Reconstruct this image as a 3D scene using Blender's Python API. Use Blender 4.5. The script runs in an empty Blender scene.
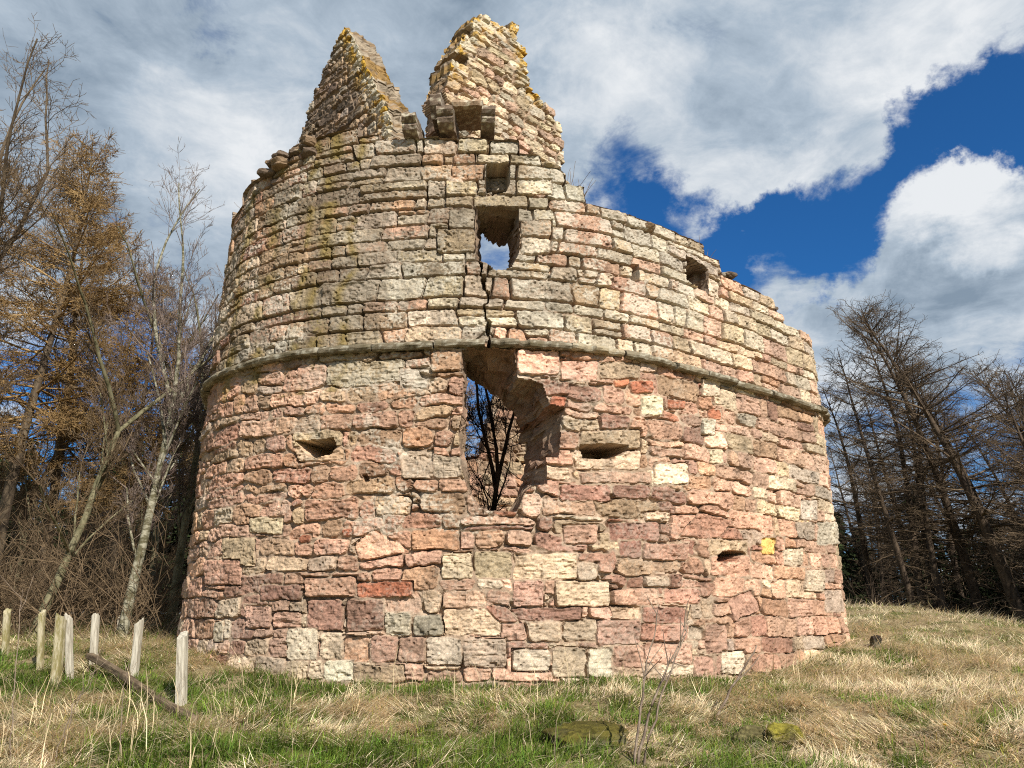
import bpy, math, random
import numpy as np
from mathutils import Vector, noise as mnoise

# ------------------------------------------------------------------ camera, sky, sun, exposure
scene = bpy.context.scene
COL = scene.collection
F, HOR, EYE = 768.0, 615.0, 1.6
PITCH = math.atan((HOR - 384) / F)
cam = bpy.data.cameras.new('camera')
cam.sensor_fit = 'HORIZONTAL'
cam.sensor_width = 36.0
cam.lens = 36.0 * F / 1024.0
cam.clip_start, cam.clip_end = 0.1, 3000
cam_o = bpy.data.objects.new('camera', cam)
COL.objects.link(cam_o)
cam_o.location = (0, 0, EYE)
cam_o.rotation_euler = (math.pi / 2 + PITCH, 0, 0)
scene.camera = cam_o

SUN_AZ, SUN_EL = math.radians(30), math.radians(37)      # to the right of straight behind the camera
SUN_DIR = Vector((math.sin(SUN_AZ) * math.cos(SUN_EL), -math.cos(SUN_AZ) * math.cos(SUN_EL), math.sin(SUN_EL)))
sun = bpy.data.lights.new('sun', 'SUN')
sun.energy, sun.angle, sun.color = 5.0, math.radians(0.5), (1.0, 0.94, 0.85)
sun_o = bpy.data.objects.new('sun', sun)
COL.objects.link(sun_o)
sun_o.rotation_euler = SUN_DIR.to_track_quat('Z', 'Y').to_euler()

scene.view_settings.view_transform = 'Standard'
scene.view_settings.look = 'None'
scene.view_settings.exposure = 0.43
scene.view_settings.gamma = 1
scene.view_settings.use_curve_mapping = False
scene.cycles.use_denoising = False
scene.cycles.filter_width = 1.1


def ray(px, py):
    x = (px - 512) / F
    u = (384 - py) / F
    return np.array([x, math.cos(PITCH) - u * math.sin(PITCH), math.sin(PITCH) + u * math.cos(PITCH)])


class NT:
    """small helper for node trees"""
    def __init__(s, tree):
        s.t = tree

    def n(s, typ, **kw):
        nd = s.t.nodes.new(typ)
        for k, v in kw.items():
            if k.startswith('i_'):
                nd.inputs[k[2:].replace('_', ' ')].default_value = v
            else:
                setattr(nd, k, v)
        return nd

    def l(s, a, b):
        s.t.links.new(a, b)

    def math(s, op, a, b=0.0, c=None, clamp=False):
        nd = s.n('ShaderNodeMath', operation=op, use_clamp=clamp)
        for i, v in enumerate((a, b) if c is None else (a, b, c)):
            if isinstance(v, (int, float)):
                nd.inputs[i].default_value = v
            else:
                s.l(v, nd.inputs[i])
        return nd.outputs[0]

    def mix(s, fac, a, b, mode='MIX'):
        nd = s.n('ShaderNodeMix', data_type='RGBA', blend_type=mode)
        for i, v in ((0, fac), (6, a), (7, b)):
            if isinstance(v, (int, float)):
                nd.inputs[i].default_value = v
            elif isinstance(v, tuple):
                nd.inputs[i].default_value = v if len(v) == 4 else (*v, 1)
            else:
                s.l(v, nd.inputs[i])
        return nd.outputs[2]

    def ss(s, v, a, b, lo=0.0, hi=1.0):
        nd = s.n('ShaderNodeMapRange', interpolation_type='SMOOTHSTEP')
        s.l(v, nd.inputs[0])
        for i, x in zip((1, 2, 3, 4), (a, b, lo, hi)):
            nd.inputs[i].default_value = x
        return nd.outputs[0]


world = bpy.data.worlds.new('World')
scene.world = world
world.use_nodes = True
world.node_tree.nodes.clear()
W = NT(world.node_tree)
sky = W.n('ShaderNodeTexSky', sky_type='NISHITA', sun_disc=False)
sky.sun_elevation = SUN_EL
sky.sun_rotation = math.atan2(SUN_DIR.x, SUN_DIR.y)
sky.air_density, sky.dust_density, sky.ozone_density = 1.0, 0.3, 3.0
tc = W.n('ShaderNodeTexCoord')
sep = W.n('ShaderNodeSeparateXYZ')
W.l(tc.outputs['Generated'], sep.inputs[0])
zz = W.math('ADD', W.math('MAXIMUM', sep.outputs[2], 0.0), 0.22)
cmb = W.n('ShaderNodeCombineXYZ')
W.l(W.math('DIVIDE', sep.outputs[0], zz), cmb.inputs[0])
W.l(W.math('DIVIDE', sep.outputs[1], zz), cmb.inputs[1])
W.l(W.math('MULTIPLY', sep.outputs[2], 0.6), cmb.inputs[2])


def wnoise(scale, detail, rough, dist, off):
    m = W.n('ShaderNodeMapping')
    m.inputs['Location'].default_value = off
    W.l(cmb.outputs[0], m.inputs[0])
    nd = W.n('ShaderNodeTexNoise')
    nd.inputs['Scale'].default_value = scale
    nd.inputs['Detail'].default_value = detail
    nd.inputs['Roughness'].default_value = rough
    nd.inputs['Distortion'].default_value = dist
    W.l(m.outputs[0], nd.inputs['Vector'])
    return nd.outputs[0]


def lobes(specs):
    """soft banks of cloud or clear sky round given compass directions"""
    tot = None
    wn = W.n('ShaderNodeTexNoise')
    wn.inputs['Scale'].default_value = 7.0
    wn.inputs['Detail'].default_value = 7
    wn.inputs['Roughness'].default_value = .62
    W.l(tc.outputs['Generated'], wn.inputs['Vector'])
    w1 = W.n('ShaderNodeVectorMath', operation='SUBTRACT')
    W.l(wn.outputs['Color'], w1.inputs[0])
    w1.inputs[1].default_value = (.5, .5, .5)
    w2 = W.n('ShaderNodeVectorMath', operation='MULTIPLY_ADD')
    W.l(w1.outputs[0], w2.inputs[0])
    w2.inputs[1].default_value = (.26, .26, .26)
    W.l(tc.outputs['Generated'], w2.inputs[2])
    for (px, py, rad, amp) in specs:
        d = Vector(ray(px, py)).normalized()
        dp = W.n('ShaderNodeVectorMath', operation='DOT_PRODUCT')
        nrm = W.n('ShaderNodeVectorMath', operation='NORMALIZE')
        W.l(w2.outputs[0], nrm.inputs[0])
        W.l(nrm.outputs[0], dp.inputs[0])
        dp.inputs[1].default_value = d
        v = W.ss(dp.outputs['Value'], math.cos(math.radians(rad)), 1.0, 0.0, amp)
        tot = v if tot is None else W.math('ADD', tot, v)
    return tot


cn = wnoise(1.5, 9, 0.6, 0.35, (3.1, 1.7, 0.4))
cn2 = wnoise(4.2, 8, 0.62, 0.6, (7.3, 2.2, 1.4))
cn3 = wnoise(13.0, 6, 0.65, 0.5, (2.3, 9.2, 4.4))
dens = W.math('ADD', W.math('MULTIPLY', cn, 1.15), W.math('MULTIPLY', W.math('SUBTRACT', cn2, .30), 1.05))
dens = W.math('ADD', dens, W.math('MULTIPLY', W.math('SUBTRACT', cn3, .5), 0.40))
bias = lobes([(625, 195, 6, -.34), (690, 235, 6, -.44), (750, 262, 6, -.42), (800, 240, 5, -.40), (845, 205, 6, -.52), (895, 160, 6, -.50), (945, 125, 6, -.50), (1005, 85, 6, -.55), (1050, 140, 7, -.3),
              (690, 45, 5, -.42), (265, 8, 5, -.42), (210, 60, 4, -.14), (640, 150, 4, -.12), (60, 400, 13, -.16), (185, 300, 8, -.22), (120, 380, 10, -.16), (1000, 300, 6, -.1),
              (120, 150, 22, .28), (420, 60, 18, .25), (600, 90, 12, .24), (760, 90, 14, .30), (790, 150, 7, .22), (900, 40, 11, .30), (980, 15, 8, .25),
              (900, 265, 10, .34), (990, 225, 8, .3), (820, 290, 6, .18), (960, 330, 8, .2), (350, 200, 16, .2), (500, 400, 4, -.2), (497, 250, 4, -.1)])
dens = W.math('ADD', dens, bias)
cover = W.ss(dens, 0.44, 0.92)
lum = W.math('ADD', wnoise(2.3, 7, 0.55, 0.3, (1.2, 5.5, 2.0)), lobes([
    (430, 50, 15, -.20), (110, 90, 14, -.2), (190, 150, 6, .12), (30, 40, 10, .1), (300, 90, 7, .14), (560, 70, 7, .12), (700, 110, 9, -.10), (900, 300, 8, -.16), (860, 70, 7, -.1), (620, 100, 8, .30), (560, 20, 8, .1),
    (960, 40, 8, .22), (960, 215, 5, .30), (1005, 215, 5, .3), (870, 240, 5, .25), (190, 170, 8, .14), (740, 200, 7, .22), (230, 110, 6, .1)]))
lum = W.math('ADD', lum, W.math('MULTIPLY', W.math('SUBTRACT', W.math('ADD', cn2, W.math('MULTIPLY', cn3, .5)), 0.72), 1.1))
ramp = W.n('ShaderNodeValToRGB')
W.l(lum, ramp.inputs[0])
ramp.color_ramp.elements[0].position, ramp.color_ramp.elements[0].color = 0.15, (2.5, 3.3, 4.25, 1)
ramp.color_ramp.elements[1].position, ramp.color_ramp.elements[1].color = 0.95, (8.7, 9.0, 9.3, 1)
e = ramp.color_ramp.elements.new(0.5)
e.color = (4.6, 5.5, 6.5, 1)
skyc = W.mix(1.0, sky.outputs[0], (0.24, 0.74, 1.22), 'MULTIPLY')
bg = W.n('ShaderNodeBackground')
bg.inputs['Strength'].default_value = 0.07
W.l(W.mix(cover, skyc, ramp.outputs[0]), bg.inputs['Color'])
wo = W.n('ShaderNodeOutputWorld')
W.l(bg.outputs[0], wo.inputs['Surface'])

# ------------------------------------------------------------------ helpers
rng = np.random.default_rng(7)
random.seed(7)


def hash01(ix, iy, seed=0):
    h = (ix.astype(np.int64) * 374761393 + iy.astype(np.int64) * 668265263 + seed * 1274126177) & 0xffffffff
    h = ((h ^ (h >> 13)) * 1274126177) & 0xffffffff
    h = ((h ^ (h >> 16)) * 2246822519) & 0xffffffff
    return ((h ^ (h >> 15)) & 0xffffff) / float(0xffffff)


def vn(x, y, seed=0):
    """value noise, -1..1"""
    x = np.asarray(x, float)
    y = np.asarray(y, float)
    xi, yi = np.floor(x), np.floor(y)
    fx, fy = x - xi, y - yi
    fx = fx * fx * fx * (fx * (fx * 6 - 15) + 10)
    fy = fy * fy * fy * (fy * (fy * 6 - 15) + 10)
    a, b = hash01(xi, yi, seed), hash01(xi + 1, yi, seed)
    c, d = hash01(xi, yi + 1, seed), hash01(xi + 1, yi + 1, seed)
    return ((a + (b - a) * fx) * (1 - fy) + (c + (d - c) * fx) * fy) * 2 - 1


def fbm(x, y, seed=0, oct=3):
    t, a = 0, 1.0
    for i in range(oct):
        t = t + a * vn(x * 2 ** i + i * 17.3, y * 2 ** i + i * 9.1, seed + i)
        a *= .5
    return t / 1.75


def pip(X, Y, poly):
    inside = np.zeros(np.shape(X), bool)
    n = len(poly)
    for i in range(n):
        x1, y1 = poly[i]
        x2, y2 = poly[(i + 1) % n]
        c = ((y1 > Y) != (y2 > Y)) & (X < (x2 - x1) * (Y - y1) / ((y2 - y1) + 1e-12) + x1)
        inside ^= c
    return inside


def make_mesh(name, V, quads, mat, parent=None, col=None, tris=None, smooth=False):
    me = bpy.data.meshes.new(name)
    V = np.asarray(V, np.float32)
    quads = np.asarray(quads, np.int32).reshape(-1, 4) if quads is not None else np.zeros((0, 4), np.int32)
    tris = np.asarray(tris, np.int32).reshape(-1, 3) if tris is not None else np.zeros((0, 3), np.int32)
    me.vertices.add(len(V))
    me.vertices.foreach_set('co', V.ravel())
    loops = np.concatenate([quads.ravel(), tris.ravel()])
    me.loops.add(len(loops))
    me.loops.foreach_set('vertex_index', loops)
    nq, nt = len(quads), len(tris)
    me.polygons.add(nq + nt)
    st = np.concatenate([np.arange(nq) * 4, nq * 4 + np.arange(nt) * 3]).astype(np.int32)
    me.polygons.foreach_set('loop_start', st)
    me.polygons.foreach_set('use_smooth', np.full(nq + nt, smooth, bool))
    if col is not None:
        ca = me.color_attributes.new('Col', 'FLOAT_COLOR', 'POINT')
        c4 = np.ones((len(V), 4), np.float32)
        c4[:, :3] = col
        ca.data.foreach_set('color', c4.ravel())
    me.update(calc_edges=True)
    me.validate()
    me.materials.append(mat)
    o = bpy.data.objects.new(name, me)
    COL.objects.link(o)
    if parent is not None:
        o.parent = parent
    return o


def tag(o, label=None, cat=None, group=None, kind=None):
    if label: o['label'] = label
    if cat: o['category'] = cat
    if group: o['group'] = group
    if kind: o['kind'] = kind
    return o


def empty(name, loc, label, cat, group=None):
    o = bpy.data.objects.new(name, None)
    o.empty_display_size = .2
    COL.objects.link(o)
    o.location = loc
    return tag(o, label, cat, group)


def copy_tree(o, parent=None):
    c = o.copy()
    COL.objects.link(c)
    c.parent = parent
    for ch in list(o.children):
        copy_tree(ch, c)
    return c


def attr_material(name, noise_scale=40, var=.25, bump=.3, rough=.92, spec=.15, bump_dist=.01, translucent=0.0):
    m = bpy.data.materials.new(name)
    m.use_nodes = True
    t = NT(m.node_tree)
    t.t.nodes.clear()
    a = t.n('ShaderNodeAttribute', attribute_name='Col')
    tcn = t.n('ShaderNodeTexCoord')
    out = t.n('ShaderNodeOutputMaterial')
    bs = t.n('ShaderNodeBsdfPrincipled')
    bs.inputs['Roughness'].default_value = rough
    bs.inputs['Specular IOR Level'].default_value = spec
    if noise_scale:
        nz = t.n('ShaderNodeTexNoise')
        nz.inputs['Scale'].default_value = noise_scale
        nz.inputs['Detail'].default_value = 6
        nz.inputs['Roughness'].default_value = .72
        t.l(tcn.outputs['Object'], nz.inputs['Vector'])
        f = t.math('MULTIPLY_ADD', nz.outputs[0], 2 * var, 1 - var)
        v = t.n('ShaderNodeVectorMath', operation='SCALE')
        t.l(a.outputs['Color'], v.inputs[0])
        t.l(f, v.inputs['Scale'])
        t.l(v.outputs[0], bs.inputs['Base Color'])
        colour = v.outputs[0]
        if bump:
            b = t.n('ShaderNodeBump')
            b.inputs['Strength'].default_value = bump
            b.inputs['Distance'].default_value = bump_dist
            t.l(nz.outputs[0], b.inputs['Height'])
            t.l(b.outputs[0], bs.inputs['Normal'])
    else:
        t.l(a.outputs['Color'], bs.inputs['Base Color'])
        colour = a.outputs['Color']
    if translucent:
        tr = t.n('ShaderNodeBsdfTranslucent')
        t.l(colour, tr.inputs['Color'])
        mx = t.n('ShaderNodeMixShader')
        mx.inputs[0].default_value = translucent
        t.l(bs.outputs[0], mx.inputs[1])
        t.l(tr.outputs[0], mx.inputs[2])
        t.l(mx.outputs[0], out.inputs['Surface'])
    else:
        t.l(bs.outputs[0], out.inputs['Surface'])
    return m


def two_tone(name, c1, c2, scale=(8, 8, 8), thresh=(.4, .6), rough=.9, bump=.3):
    m = bpy.data.materials.new(name)
    m.use_nodes = True
    t = NT(m.node_tree)
    bs = t.t.nodes['Principled BSDF']
    bs.inputs['Roughness'].default_value = rough
    bs.inputs['Specular IOR Level'].default_value = .15
    tcn = t.n('ShaderNodeTexCoord')
    mp = t.n('ShaderNodeMapping')
    mp.inputs['Scale'].default_value = scale
    t.l(tcn.outputs['Object'], mp.inputs[0])
    nz = t.n('ShaderNodeTexNoise')
    nz.inputs['Scale'].default_value = 1
    nz.inputs['Detail'].default_value = 8
    nz.inputs['Roughness'].default_value = .7
    t.l(mp.outputs[0], nz.inputs['Vector'])
    t.l(t.mix(t.ss(nz.outputs[0], *thresh), c1, c2), bs.inputs['Base Color'])
    if bump:
        b = t.n('ShaderNodeBump')
        b.inputs['Strength'].default_value = bump
        b.inputs['Distance'].default_value = .02
        t.l(nz.outputs[0], b.inputs['Height'])
        t.l(b.outputs[0], bs.inputs['Normal'])
    return m


def tubes(polys, sides=3):
    """polys: list of (pts (n,3), radii (n,)); returns V, quads of open tubes"""
    byn = {}
    for p, r in polys:
        byn.setdefault(len(p), []).append((p, r))
    Vs, Qs, off = [], [], 0
    ang = np.arange(sides) * 2 * np.pi / sides
    for n, L in byn.items():
        Pp = np.array([a for a, _ in L], float)
        R = np.array([b for _, b in L], float)
        T = np.gradient(Pp, axis=1)
        T /= np.linalg.norm(T, axis=2, keepdims=True) + 1e-9
        ref = np.where(np.abs(T[..., 2:3]) > .9, np.array([1., 0, 0]), np.array([0, 0, 1.]))
        A = np.cross(T, ref)
        A /= np.linalg.norm(A, axis=2, keepdims=True) + 1e-9
        B = np.cross(T, A)
        V = Pp[:, :, None, :] + R[:, :, None, None] * (np.cos(ang)[None, None, :, None] * A[:, :, None, :] + np.sin(ang)[None, None, :, None] * B[:, :, None, :])
        m = len(L)
        idx = off + np.arange(m * n * sides).reshape(m, n, sides)
        a = idx[:, :-1, :]
        b = idx[:, 1:, :]
        Q = np.stack([a, np.roll(a, -1, 2), np.roll(b, -1, 2), b], -1).reshape(-1, 4)
        Vs.append(V.reshape(-1, 3))
        Qs.append(Q)
        off += m * n * sides
    return np.concatenate(Vs), np.concatenate(Qs)


# ------------------------------------------------------------------ ground
GY = np.array([-60, 0, 3, 6, 10, 11.5, 13.4, 16, 22, 40, 90, 900.])
GZ = np.array([-2.5, 0, .22, .44, .78, .93, 1.13, 1.33, 1.5, 1.6, 1.7, 2.])
_yy = np.linspace(-60, 900, 9601)
_k = np.ones(15) / 15
_zz = np.convolve(np.pad(np.interp(_yy, GY, GZ), 7, mode='edge'), _k, 'valid')


def terrain(x, y):
    x = np.asarray(x, float)
    y = np.asarray(y, float)
    z = np.interp(y, _yy, _zz)
    band = np.exp(-((y - 11.8) / 1.6) ** 2)
    z = z + band * (-.20 * np.clip((x - .5) / 3, 0, 1) * np.clip((6.2 - x) / 2.2, 0, 1) + .14 * np.clip((-x - 2) / 2.5, 0, 1))
    z = z + np.clip((y - 14) / 6, 0, 1) * np.clip((x - 5.5) / 3, 0, 1) * np.clip(.34 - .33 * (x - 9.7), -1.5, .34)
    near = np.clip((np.hypot(x, y) - 4) / 3, 0, 1)
    return z + near * (.05 * vn(x * .9, y * .9, 3) + .03 * vn(x * 2.3, y * 2.3, 4))


def ground_at(px, py):
    d = ray(px, py)
    d = d / d[1]
    ys = np.linspace(3, 80, 8000)
    g = EYE + d[2] * ys - terrain(d[0] * ys, ys)
    i = np.argmax(g < 0) if (g < 0).any() else len(ys) - 1
    y = ys[i]
    return np.array([d[0] * y, y, float(terrain(d[0] * y, y))])


def build_ground():
    xs = np.concatenate([-np.geomspace(900, 14, 40), np.linspace(-13.8, 13.8, 231), np.geomspace(14, 900, 40)])
    ys = np.concatenate([-np.geomspace(900, 5, 20), np.linspace(-4, 4, 9), np.linspace(4.2, 24, 166), np.geomspace(24.4, 900, 50)])
    X, Y = np.meshgrid(xs, ys)
    Z = terrain(X, Y) + np.where((Y > 4) & (Y < 24) & (abs(X) < 14), .025 * vn(X * 6, Y * 6, 9), 0)
    Z = np.where(Y < -60, -2.5, Z)
    n, m = X.shape
    idx = np.arange(n * m).reshape(n, m)
    Q = np.stack([idx[:-1, :-1], idx[:-1, 1:], idx[1:, 1:], idx[1:, :-1]], -1).reshape(-1, 4)
    mat = bpy.data.materials.new('earth_and_thatch')
    mat.use_nodes = True
    t = NT(mat.node_tree)
    bs = t.t.nodes['Principled BSDF']
    bs.inputs['Roughness'].default_value = 1
    bs.inputs['Specular IOR Level'].default_value = 0.05
    tcn = t.n('ShaderNodeTexCoord')
    def nz(sc, det=6):
        q = t.n('ShaderNodeTexNoise')
        q.inputs['Scale'].default_value = sc
        q.inputs['Detail'].default_value = det
        t.l(tcn.outputs['Object'], q.inputs['Vector'])
        return q.outputs[0]
    c = t.mix(t.ss(nz(.7), .42, .58), (.085, .10, .022), (.27, .21, .12))
    c = t.mix(t.ss(nz(9), .5, .7), c, (.14, .10, .06))
    t.l(c, bs.inputs['Base Color'])
    o = make_mesh('ground', np.stack([X, Y, Z], -1).reshape(-1, 3), Q, mat, smooth=True)
    tag(o, kind='structure')


build_ground()

# ------------------------------------------------------------------ the tower
class Plan:
    def __init__(s, pts, closed):
        s.cl = np.vstack([pts, pts[:1]]) if closed else np.asarray(pts, float)
        s.U = np.r_[0, np.cumsum(np.hypot(*np.diff(s.cl, axis=0).T))]
        t = np.gradient(s.cl, s.U, axis=0)
        t /= np.linalg.norm(t, axis=1, keepdims=True)
        s.nr = np.stack([t[:, 1], -t[:, 0]], 1)

    def pos(s, u):
        return np.stack([np.interp(u, s.U, s.cl[:, 0]), np.interp(u, s.U, s.cl[:, 1])], -1)

    def nrm(s, u):
        n = np.stack([np.interp(u, s.U, s.nr[:, 0]), np.interp(u, s.U, s.nr[:, 1])], -1)
        return n / np.linalg.norm(n, axis=-1, keepdims=True)

    def uat(s, x, y):
        return s.U[np.argmin((s.cl[:, 0] - x) ** 2 + (s.cl[:, 1] - y) ** 2)]

    def hit(s, px, py):
        d = ray(px, py)
        k = d[0] / d[1]
        g = s.cl[:, 0] - k * s.cl[:, 1]
        best = None
        for i in np.where(g[:-1] * g[1:] <= 0)[0]:
            w = g[i] / (g[i] - g[i + 1] + 1e-12)
            y = s.cl[i, 1] * (1 - w) + s.cl[i + 1, 1] * w
            if best is None or y < best[0]:
                best = (y, s.U[i] * (1 - w) + s.U[i + 1] * w)
        if best is None:                                    # past the end: nearest end of the curve in angle
            i = int(np.argmin(np.abs(g)))
            return s.U[i], EYE + d[2] / d[1] * s.cl[i, 1]
        return best[1], EYE + d[2] / d[1] * best[0]

    def poly(s, pts):
        return [s.hit(*p) for p in pts]


ctrl = np.array([(-4.7, 17.4), (-5.45, 15.0), (-5.22, 12.75), (-4.6, 11.55), (-3.75, 10.8), (-2.7, 10.3), (-1.5, 10.05), (-.3, 9.97),
                 (1.1, 10.25), (2.1, 10.75), (3.0, 11.4), (4.0, 12.15), (5.0, 13.02), (5.63, 13.6), (5.98, 14.5), (6.0, 15.6),
                 (5.3, 17.6), (3.2, 19.2), (.4, 19.8), (-2.6, 19.2)])


def catmull(c, k=60):
    n = len(c)
    out = []
    for i in range(n):
        p0, p1, p2, p3 = c[i - 1], c[i], c[(i + 1) % n], c[(i + 2) % n]
        for s in np.linspace(0, 1, k, endpoint=False):
            out.append(.5 * (2 * p1 + (-p0 + p2) * s + (2 * p0 - 5 * p1 + 4 * p2 - p3) * s * s + (-p0 + 3 * p1 - 3 * p2 + p3) * s ** 3))
    return np.array(out)


PL = Plan(catmull(ctrl), True)
STRING_Z = 5.17
T = 1.0                                                     # wall thickness

PAL = {'pink': (.43, .255, .18), 'deep': (.30, .155, .115), 'purple': (.28, .145, .105), 'cream': (.53, .42, .28), 'white': (.57, .485, .355),
       'orange': (.43, .25, .15), 'red': (.38, .12, .06), 'grey': (.36, .315, .25), 'tan': (.41, .315, .195), 'brown': (.29, .20, .125),
       'lichen': (.45, .39, .29), 'salmon': (.51, .31, .215), 'yellow': (.50, .34, .09), 'dark': (.17, .125, .09)}
PK = list(PAL)
PV = np.array([PAL[k] for k in PK])


def weights(**kw):
    w = np.zeros(len(PK))
    for k, v in kw.items():
        w[PK.index(k)] = v
    return np.cumsum(w / w.sum())


ZW = {'low': weights(pink=32, deep=6, purple=3, cream=7, white=2, orange=13, red=1, grey=2, tan=7, salmon=26),
      'base': weights(pink=28, deep=7, purple=4, cream=14, white=6, orange=6, grey=3, salmon=26, lichen=6),
      'redband': weights(pink=24, deep=18, purple=9, cream=7, white=3, orange=8, red=4, salmon=22, tan=3),
      'lowleft': weights(pink=30, deep=4, cream=4, orange=14, red=.6, grey=3, tan=18, brown=12, salmon=14, lichen=3),
      'lowright': weights(pink=22, cream=15, salmon=34, orange=10, grey=8, tan=4, white=4, deep=3),
      'high': weights(lichen=25, tan=15, cream=5, brown=18, pink=22, orange=8, grey=12, white=3),
      'highleft': weights(lichen=9, tan=16, brown=36, pink=14, deep=8, orange=8, grey=10, dark=8),
      'highright': weights(lichen=28, tan=14, cream=20, pink=18, salmon=12, grey=6, white=8),
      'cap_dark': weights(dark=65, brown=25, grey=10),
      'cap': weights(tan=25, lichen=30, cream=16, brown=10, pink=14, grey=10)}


class Field:
    """a relief of stones on an unrolled wall: u along it, z up"""
    def __init__(s, u0, u1, z0, z1, res, seed, style, tall=1.06, wid=1.0):
        s.us = np.arange(u0, u1 + res, res)
        s.zs = np.arange(z0, z1 + res, res)
        s.U, s.Z = np.meshgrid(s.us, s.zs)
        s.res, s.seed = res, seed
        U, Z = s.U, s.Z
        r = np.random.default_rng(seed)
        rough = style(U, Z)                                  # 1 = rubble, 0 = squared blocks
        a2 = .007 + .033 * rough
        lfr = .3 + .7 * rough
        wz = Z + .05 * lfr * vn(U / 2.1, Z / .9, seed) + .022 * lfr * vn(U / .8, Z / .5, seed + 8) + a2 * vn(U / .33, Z / .28, seed + 1) + .35 * a2 * vn(U / .1, Z / .1, seed + 2)
        wu = U + a2 * 1.2 * vn(U / .33, Z / .28, seed + 3) + .4 * a2 * vn(U / .1, Z / .1, seed + 4)
        zb = [z0 - 1]
        while zb[-1] < z1 + 1:
            zb.append(zb[-1] + r.choice([.17, .2, .235, .27, .31], p=[.08, .2, .28, .26, .18]) * r.uniform(.9, 1.1) * (tall if zb[-1] > STRING_Z - .1 else 1.0))
        zb = np.array(zb)
        c = np.clip(np.searchsorted(zb, wz) - 1, 0, len(zb) - 2)
        d = np.zeros_like(U)
        sid = np.zeros(U.shape, np.int64)
        base = 0
        for ci in range(c.min(), c.max() + 1):
            m = c == ci
            if not m.any():
                continue
            h = zb[ci + 1] - zb[ci]
            b = [u0 - 1 - r.uniform(0, .5)]
            while b[-1] < u1 + 1:
                w = wid * np.clip(r.lognormal(math.log(.40), .42), .14, .95) * (.9 + 1.0 * h)
                b.append(b[-1] + w)
            b = np.array(b)
            tl = r.normal(0, .16, len(b)) * h
            x, zt = wu[m], wz[m] - zb[ci]
            tt = zt / h - .5
            k = np.clip(np.searchsorted(b, x) - 1, 0, len(b) - 2)
            # slanted joints: move to neighbour where the slant crosses
            k = np.where(x < b[k] + tl[k] * tt, np.maximum(k - 1, 0), k)
            k = np.where(x > b[k + 1] + tl[k + 1] * tt, np.minimum(k + 1, len(b) - 2), k)
            dl = x - (b[k] + tl[k] * tt)
            dr = (b[k + 1] + tl[k + 1] * tt) - x
            split = (r.random(len(b)) < .15) & (h > .2)
            fr = r.uniform(.35, .68, len(b)) * h
            up = zt > fr[k]
            db = np.where(split[k] & up, zt - fr[k], zt)
            dt = np.where(split[k] & ~up, fr[k] - zt, h - zt)
            sub = np.where(split[k] & up, 1, 0)
            dx, dy = np.minimum(dl, dr), np.minimum(db, dt)
            rc = .04 + .05 * rough[m]
            q = np.where((dx < rc) & (dy < rc), rc - np.hypot(rc - dx, rc - dy), np.minimum(dx, dy))
            d[m] = q
            sid[m] = base + k * 2 + sub
            base += len(b) * 2
        s.d, s.sid, s.nid = d, sid, base
        s.rough = rough
        s.forced = {}
        s.push = np.zeros_like(U)
        s.batter = 0.0
        s.hole = np.zeros(U.shape, bool)

    def stone(s, quad, colour, flat=0.0):
        """a particular stone seen in the wall"""
        q = np.array(quad)
        pad = .05
        i0, i1 = np.searchsorted(s.us, [q[:, 0].min() - pad, q[:, 0].max() + pad])
        j0, j1 = np.searchsorted(s.zs, [q[:, 1].min() - pad, q[:, 1].max() + pad])
        if i1 - i0 < 2 or j1 - j0 < 2:
            return
        U, Z = s.U[j0:j1, i0:i1], s.Z[j0:j1, i0:i1]
        x = U + .014 * vn(U / .16, Z / .16, s.seed + 31)
        y = Z + .014 * vn(U / .16, Z / .16, s.seed + 32)
        ds = []
        ctr = q.mean(0)
        for i in range(len(q)):
            a, b = q[i], q[(i + 1) % len(q)]
            e = b - a
            n = np.array([-e[1], e[0]]) / (np.hypot(*e) + 1e-9)
            if np.dot(ctr - a, n) < 0:
                n = -n
            ds.append((x - a[0]) * n[0] + (y - a[1]) * n[1])
        ds = np.sort(np.array(ds), axis=0)
        rc = .05
        D = np.where((ds[0] < rc) & (ds[1] < rc) & (ds[0] > 0), rc - np.hypot(rc - ds[0], rc - ds[1]), ds[0])
        sub = s.d[j0:j1, i0:i1]
        ins = D > -.012
        s.sid[j0:j1, i0:i1] = np.where(ins, s.nid, s.sid[j0:j1, i0:i1])
        s.d[j0:j1, i0:i1] = np.where(ins, D + .006, np.minimum(sub, -D - .002))
        s.forced[s.nid] = (PK.index(colour), flat)
        s.nid += 1

    def finish(s, zone, depth=.05):
        U, Z, seed = s.U, s.Z, s.seed
        r = np.random.default_rng(seed + 99)
        n = s.nid
        cnt = np.maximum(np.bincount(s.sid.ravel(), minlength=n), 1)
        s.cu = np.bincount(s.sid.ravel(), U.ravel(), minlength=n) / cnt
        s.cz = np.bincount(s.sid.ravel(), Z.ravel(), minlength=n) / cnt
        offs = r.normal(0, .010, n) - .03 * (r.random(n) < .05)
        gap = r.uniform(.001, .008, n)
        rim = r.uniform(.005, .016, n)
        tz, tu = r.normal(0, .045, n), r.normal(0, .03, n)
        bed = r.uniform(.3, 1.3, n) * (1 + 1.3 * (r.random(n) < .2))
        seedu = r.uniform(0, 50, n)
        rs = np.bincount(s.sid.ravel(), s.rough.ravel(), minlength=n) / cnt
        bed *= .35 + .65 * rs
        offs *= .5 + .5 * rs
        gap *= .4 + .9 * rs
        up = np.clip((s.cz - STRING_Z) / .1, 0, 1)
        gap = gap * (1 - up) + up * r.uniform(.003, .010, n)
        rim = rim * (1 - up) + up * r.uniform(.008, .024, n)
        offs = offs * (1 - up) + up * r.normal(0, .012, n)
        sid = s.sid
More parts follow.
